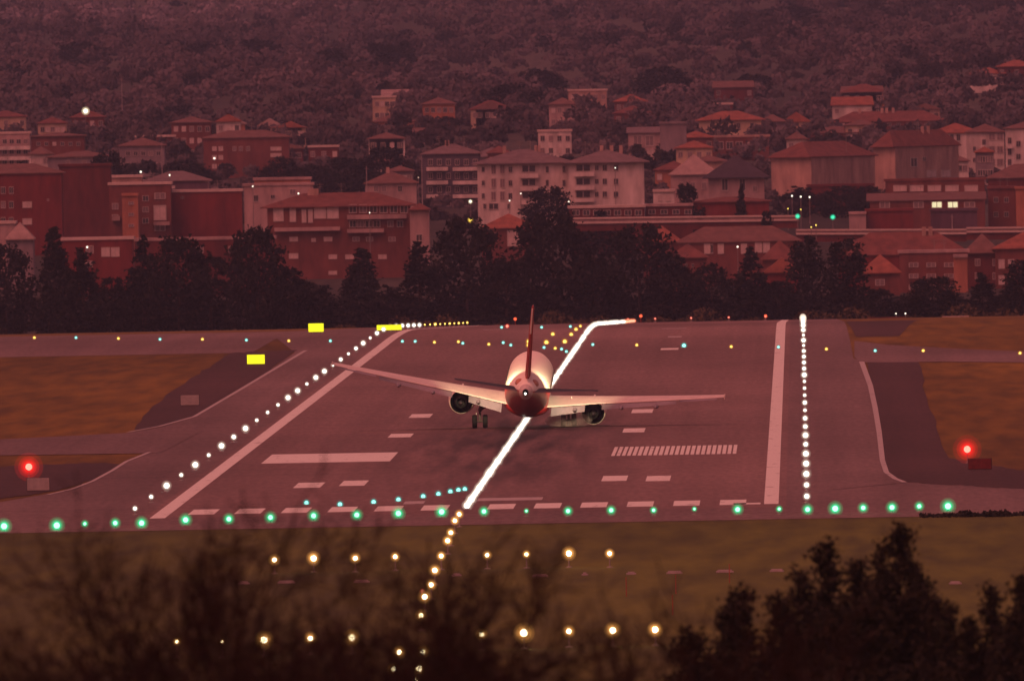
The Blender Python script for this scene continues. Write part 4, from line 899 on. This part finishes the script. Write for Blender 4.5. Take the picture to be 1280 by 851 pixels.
B('blank plum-coloured wall block below the lit school windows', 'long_block', 'building', 1164,1222,264,300,6400,'plum','flat',cornice='plum')
B('bright red shed left of the plum wall', 'shed', 'building', 1083,1142,264,300,6380,'red','flat',cornice='red')
B('small pink hut left of the bright red shed', 'hut', 'building', 1062,1083,268,300,6370,'pink','flat',cornice='pink')
# lower right terraces in front of the road
B('low house with orange roof under left end of the pale road wall', 'house', 'house', 806,852,302,420,5760,'brick','hip','orange',282,depth=9)
B('long low house with brown roof and white shutters', 'house', 'house', 850,1000,302,420,5720,'brick','hip','brown',283,win=[((884,901,930),(311,),8,13,'pale'),((890,),(311,),3,12,'dark'),((948,958),(309,),9,14,'pale')],depth=9)
B('small brown-roofed cottage before the white-shuttered house', 'cottage', 'house', 838,885,322,420,5600,'brick','hip','tile',305,win=[((858,866),(332,),3,5,'dark')])
B('orange-roofed cottage between the two middle conifers', 'cottage', 'house', 955,998,324,420,5560,'brick','hip','tile',300,win=[((984,),(350,),8,9,'mid')])
B('red cottage with lower orange roof between the middle conifers', 'cottage', 'house', 958,1000,340,420,5520,'red','gable','orange',322)
B('long red-roofed terrace right of the columnar cypresses', 'terrace_house', 'house', 1050,1212,318,420,5650,'red','hip','tile',290,win=[(rg(1145,1195,4),(332,346),9,6,'mid'),((1080,1095),(300,),3,6,'pale')] and [(rg(1147,1192,3),(330,346),12,5,'mid')],cornice=True,chim=2)
B('small red house with orange pitched roof and pale gutter', 'house', 'house', 1078,1126,341,420,5560,'brick','hip','orange',318,win=[((1100,),(352,),14,10,'brown')] and [((1100,),(353,),12,8,'mid')])
B('brick block with pinkish cornice and vivid orange-red corner', 'apartment_block', 'building', 1126,1212,316,420,5600,'brick','flat',win=[(rg(1142,1186,3),(331,345,359),12,6,'mid')],cornice='pink')
B('vivid orange-red end wall of brick block at lower right', 'end_wall', 'building', 1194,1211,322,420,5590,'orange','flat',cornice='pink')
B('brown-roofed house right of the vivid orange-red corner', 'house', 'house', 1208,1252,316,420,5640,'darkred','hip','brown',292,win=[((1222,1244),(328,345),7,9,'mid')])
B('pale-trimmed house with orange roof at lower right edge', 'house', 'house', 1246,1330,310,420,5630,'brick','hip','orange',288,win=[((1252,1264),(330,350),8,12,'pale'),((1276,),(335,),6,9,'mid')])
B('low orange-roofed house just below the right road wall', 'house', 'house', 1065,1130,302,330,5850,'brick','hip','tile',292,win=[((1084,1092,1100),(297,),4,7,'pale')] and [])
B('dim brown-walled house behind the pale villa', 'house', 'house', 862,910,202,225,7200,'brown','hip','brown',194)
B('small villa with pale wall far up the right slope', 'villa', 'house', 1168,1182,106,120,9800,'pink','hip','tile',98)
B('dim brick house behind the school roof', 'house', 'house', 1010,1092,233,262,6800,'darkred','flat',cornice='darkred')
B('dim low house under the mauve banded apartments', 'house', 'house', 60,140,196,212,7100,'grey','hip','brown',189,win=[((85,105),(203,),5,5,'mid')])
B('dim brick house between maroon bays and upper slope', 'house', 'house', 138,178,222,250,6500,'brown','flat')
B('dim house with brown roof left of the pale terrace house', 'house', 'house', 180,262,226,250,6900,'plum','hip','grey',214,win=[((214,),(234,),10,4,'pale')])
B('dim grey house beyond the pink terrace house', 'house', 'house', 590,640,196,212,7500,'grey','hip','grey',184)

rr_ = random.Random(12)
spots = sorted([(rr_.uniform(-20, 1290), rr_.choice((7100,7350,7700,8000,8350,8700,9100))) for _ in range(58)])
for i, (x, Y) in enumerate(spots):
    zt = gz(W(x, 200, Y).x, Y); yg = 43+(HC-zt)/Y*FPX-(x-640)*.0183; s = FPX/Y; wd = rr_.uniform(22, 52); hh = rr_.choice((5.5, 7, 9))*s
    if x < 600 and Y > 8400: continue
    wl = rr_.choice(('pink','brown','cream','brick','grey','darkred','orange','white')); fl = rr_.randint(2, 5)
    B(f'{ordn(i+1)} small {({"pink":"pinkish","brown":"brownish","cream":"cream","brick":"brick","grey":"greyish","darkred":"dark red","orange":"orange","white":"whitish"})[wl]} house from the left scattered over the slope', 'house', 'house', x, x+wd, yg-hh, yg, Y, wl, rr_.choice(('hip','gable','hip','flat')), rr_.choice(('tile','brown','brown','orange')), yg-hh-rr_.uniform(6, 11), depth=9, win=[(rg(x+5, x+wd-5, fl), [yg-hh+k*2.9*s+1.6*s for k in range(int(hh/s/2.9))], 1.1*s, 1.4*s, ('dark','mid','pale'))], group='small houses scattered over the slope')
for o in [o for o in bpy.data.objects if o.name.startswith(('apartment_block','school'))]:
    rf = [c for c in o.children if c.name.startswith(('roof','cornice'))]
    if rf:
        vs_ = [v.co for v in rf[0].data.vertices]; x0_, x1_ = min(v.x for v in vs_), max(v.x for v in vs_); zt_ = max(v.z for v in vs_); ym_ = sum(v.y for v in vs_)/len(vs_)
        for k in range(2):
            ax_ = x0_+(x1_-x0_)*rr_.uniform(.25, .75); c_ = MB(); c_.tube((ax_, ym_, zt_-2.5), (ax_, ym_, zt_+1.8), .06, .05, 4); c_.tube((ax_-.7, ym_, zt_+1.5), (ax_+.7, ym_, zt_+1.5), .04, .04, 3); c_.tube((ax_-.5, ym_, zt_+1.1), (ax_+.5, ym_, zt_+1.1), .04, .04, 3); c_.build('aerial', M_house, rf[0])
# pale road walls crossing the town
def road_wall(x0, y0, x1, y1, Y, h, label):
    a = W(x0, y0, Y); c = W(x1, y1, Y); s = FPX/Y; root = empty('road_wall', (a.x, Y, gz(a.x, Y)-.5), label, 'wall', 'pale road walls through the town')
    def bar(nm, o0, o1, d0, d1, m):
        q = MB(); v = []
        for p in (a, c):
            z = p.z-root.location.z; v += [(p.x-a.x, d0, z-o1/s), (p.x-a.x, d1, z-o1/s), (p.x-a.x, d1, z-o0/s), (p.x-a.x, d0, z-o0/s)]
        q.add(v, [(0,1,2,3),(7,6,5,4),(0,4,5,1),(1,5,6,2),(2,6,7,3),(3,7,4,0)]); q.build(nm, m, root)
    bar('coping', -h*.5, -h*.5+2.2, -.3, .9, M_cornice); bar('rail', h*.5-2.4, h*.5, -.25, .8, M_cornice); bar('wall', -h*.5+2.2, h*.5-2.4, .0, .7, WALL['pink'])
    bar('retaining_wall', h*.5, h*.5+9, .1, .75, WALL['darkred'])
road_wall(716, 276, 952, 273, 6060, 8, 'pale double-banded road wall between big tree and small dark bush')
road_wall(952, 273, 998, 272.5, 6062, 7, 'short pale road wall ending left of the green traffic lamp')
road_wall(995, 290, 1208, 289.5, 6020, 7, 'long dim road wall above the right terraces')
road_wall(1208, 287.5, 1340, 286.5, 6010, 7, 'brighter road wall section reaching the right picture edge')
for i, (x0, x1, y) in enumerate(((1178,1211,397.5),(1247,1300,397.5),(1085,1130,399))):
    Y = 4825; a = W(x0, y, Y); c = W(x1, y, Y); q = MB(); zb = rz(Y); q.box(0, c.x-a.x, 0, .4, 0, a.z-zb+.12); q.box(-.02, c.x-a.x+.02, -.05, .45, a.z-zb+.121, a.z-zb+.26)
    tag(q.build('low_wall', M_cornice if i != 2 else WALL['brick'], loc=(a.x, Y, zb)), ('pale low barrier at the right edge of the crest, left section','pale low barrier at the right edge of the crest, right section','dark red low barrier at the crest right of the runway','pale kerb strip at the far left of the taxiway')[i], 'barrier')
# street lamps and other lit points
M_lampc = {'w': emis('street_bulb_white', (1,.9,.72), 2.2), 'y': emis('street_bulb_yellow', (1,.72,.12), 1.6), 'g': emis('street_bulb_green', (.08,1,.5), 1.3), 'd': emis('street_bulb_dim', (1,.62,.45), .8)}
M_gl = {'w': emis('lamp_glow_white', (1,.8,.5), .9, .28), 'y': emis('lamp_halo_yellow', (1,.6,.05), .9, .3), 'g': emis('lamp_glare_green', (.02,.7,.4), .9, .3)}
st = [(107,139,7.5,'w',8300,'brightest white street lamp, high on the left slope'),(176,215,3,'w',6600,'small white street lamp above the orange stair tower'),(212,219,2.4,'w',6600,'small dim street lamp above the blank red gable'),(268,198,3,'w',7580,'small lamp on the dark brick block on the upper left slope'),
      (385,143,2.2,'w',8600,'tiny white lamp on the slope left of the orange-walled house'),(463,145,3.6,'w',8500,'white street lamp beside the orange-walled house'),(541,163,3,'y',7900,'warm lamp at the end of the pale annex'),(588,252,4,'w',6550,'pale yellow lamp left of the white block, upper of two'),(588,275,5,'y',6500,'yellow lamp left of the white block, lower of two'),
      (462,266,1.8,'w',5880,'tiny lamp on a balcony of the red-roofed block'),(711,252,2.5,'w',6400,'small lamp right of the big round tree'),(637,251,2.2,'w',6600,'small lamp on the white block facade'),(769,210,2,'w',6600,'tiny lamp on the right wing of the white block'),(651,242,2,'w',6600,'faint lamp left of the big round tree'),
      (990,245,2.6,'w',6600,'leftmost of three small lamps in a row under brown block'),(1001,246,2.6,'w',6600,'middle of three small lamps in a row under brown block'),(1012,246.5,2.8,'w',6600,'rightmost of three small lamps in a row under brown block'),(985,261,2,'y',6500,'faint lamp below the three small lamps'),
      (997,270.5,5,'g',6045,'green traffic lamp at the end of the pale road wall'),(1041,271.5,5,'g',6040,'green traffic lamp farther right above the dim road wall'),(1014,284,2.2,'y',6000,'left head of the yellow twin lamp above the cypress'),(1020,281.5,2.5,'y',6000,'right head of the yellow twin lamp above the cypress'),
      (109,309,3,'w',5690,'white lamp on the low red block behind the left trees'),(922,308.5,2.6,'w',5700,'small lamp beside the white-shuttered house'),(112,346,2.6,'w',5400,'small lamp in the gap between left conifers'),(373,242,2.4,'w',6400,'faint lamp on the pink terrace house'),(316,233,2.2,'w',6400,'faint lamp at the left end of the terrace house'),(1120,392,2,'w',4830,'tiny lamp by the crest barrier'),(1132,399,2.4,'w',4822,'small pale lamp at the end of the crest barrier'),(523,222,1.8,'d',6700,'dim lamp right of the small domed house'),(1001,262,2,'y',6480,'faint lamp above the left green traffic lamp')]
for (x, y, r, c, Y, lab) in st:
    p = W(x, y, Y); s = FPX/Y; zb = gz(p.x, Y); root = empty('street_lamp', (p.x, Y, zb), lab, 'street lamp', 'lit lamps in the town'); h = max(1.5, p.z-zb); rr = r/2/s
    q = MB(); q.tube((0,.3,0), (0,.3,h), .09, .06, 6); q.tube((0,.3,h), (0,0,h+.05), .05, .05, 5); q.build('pole', M_pole, root)
    bulb('lamp_head', (0,0,h), rr*.8, M_lampc[c], root)
    if r > 3.4: bulb('glow_shell', (0,0,h), rr*1.35, M_gl[c], root)  # extra translucent shell imitating glow around the brighter heads
# masts
for (x, yt, yb_, Y, lab) in ((202,178,225,6950,'thin grey mast at the left above the blank red gable'),(152,98,190,8800,'tall faint mast on the left slope'),(527,195,262,6300,'thin pole right of the long red roof'),(458,208,245,6600,'thin antenna pole left of the small domed house'),(1190,268,286,6100,'short pale pole in front of the plum wall')):
    a = W(x, yt, Y); zb = gz(a.x, Y); q = MB(); q.tube((0,0,0), (0,0,a.z-zb), .13, .07, 6); q.tube((-.4,0,a.z-zb-.5),(.4,0,a.z-zb-.5),.04,.04,4)
    tag(q.build('mast', mat('mast_grey', (.3,.26,.27), .7), loc=(a.x, Y, zb)), lab, 'mast')
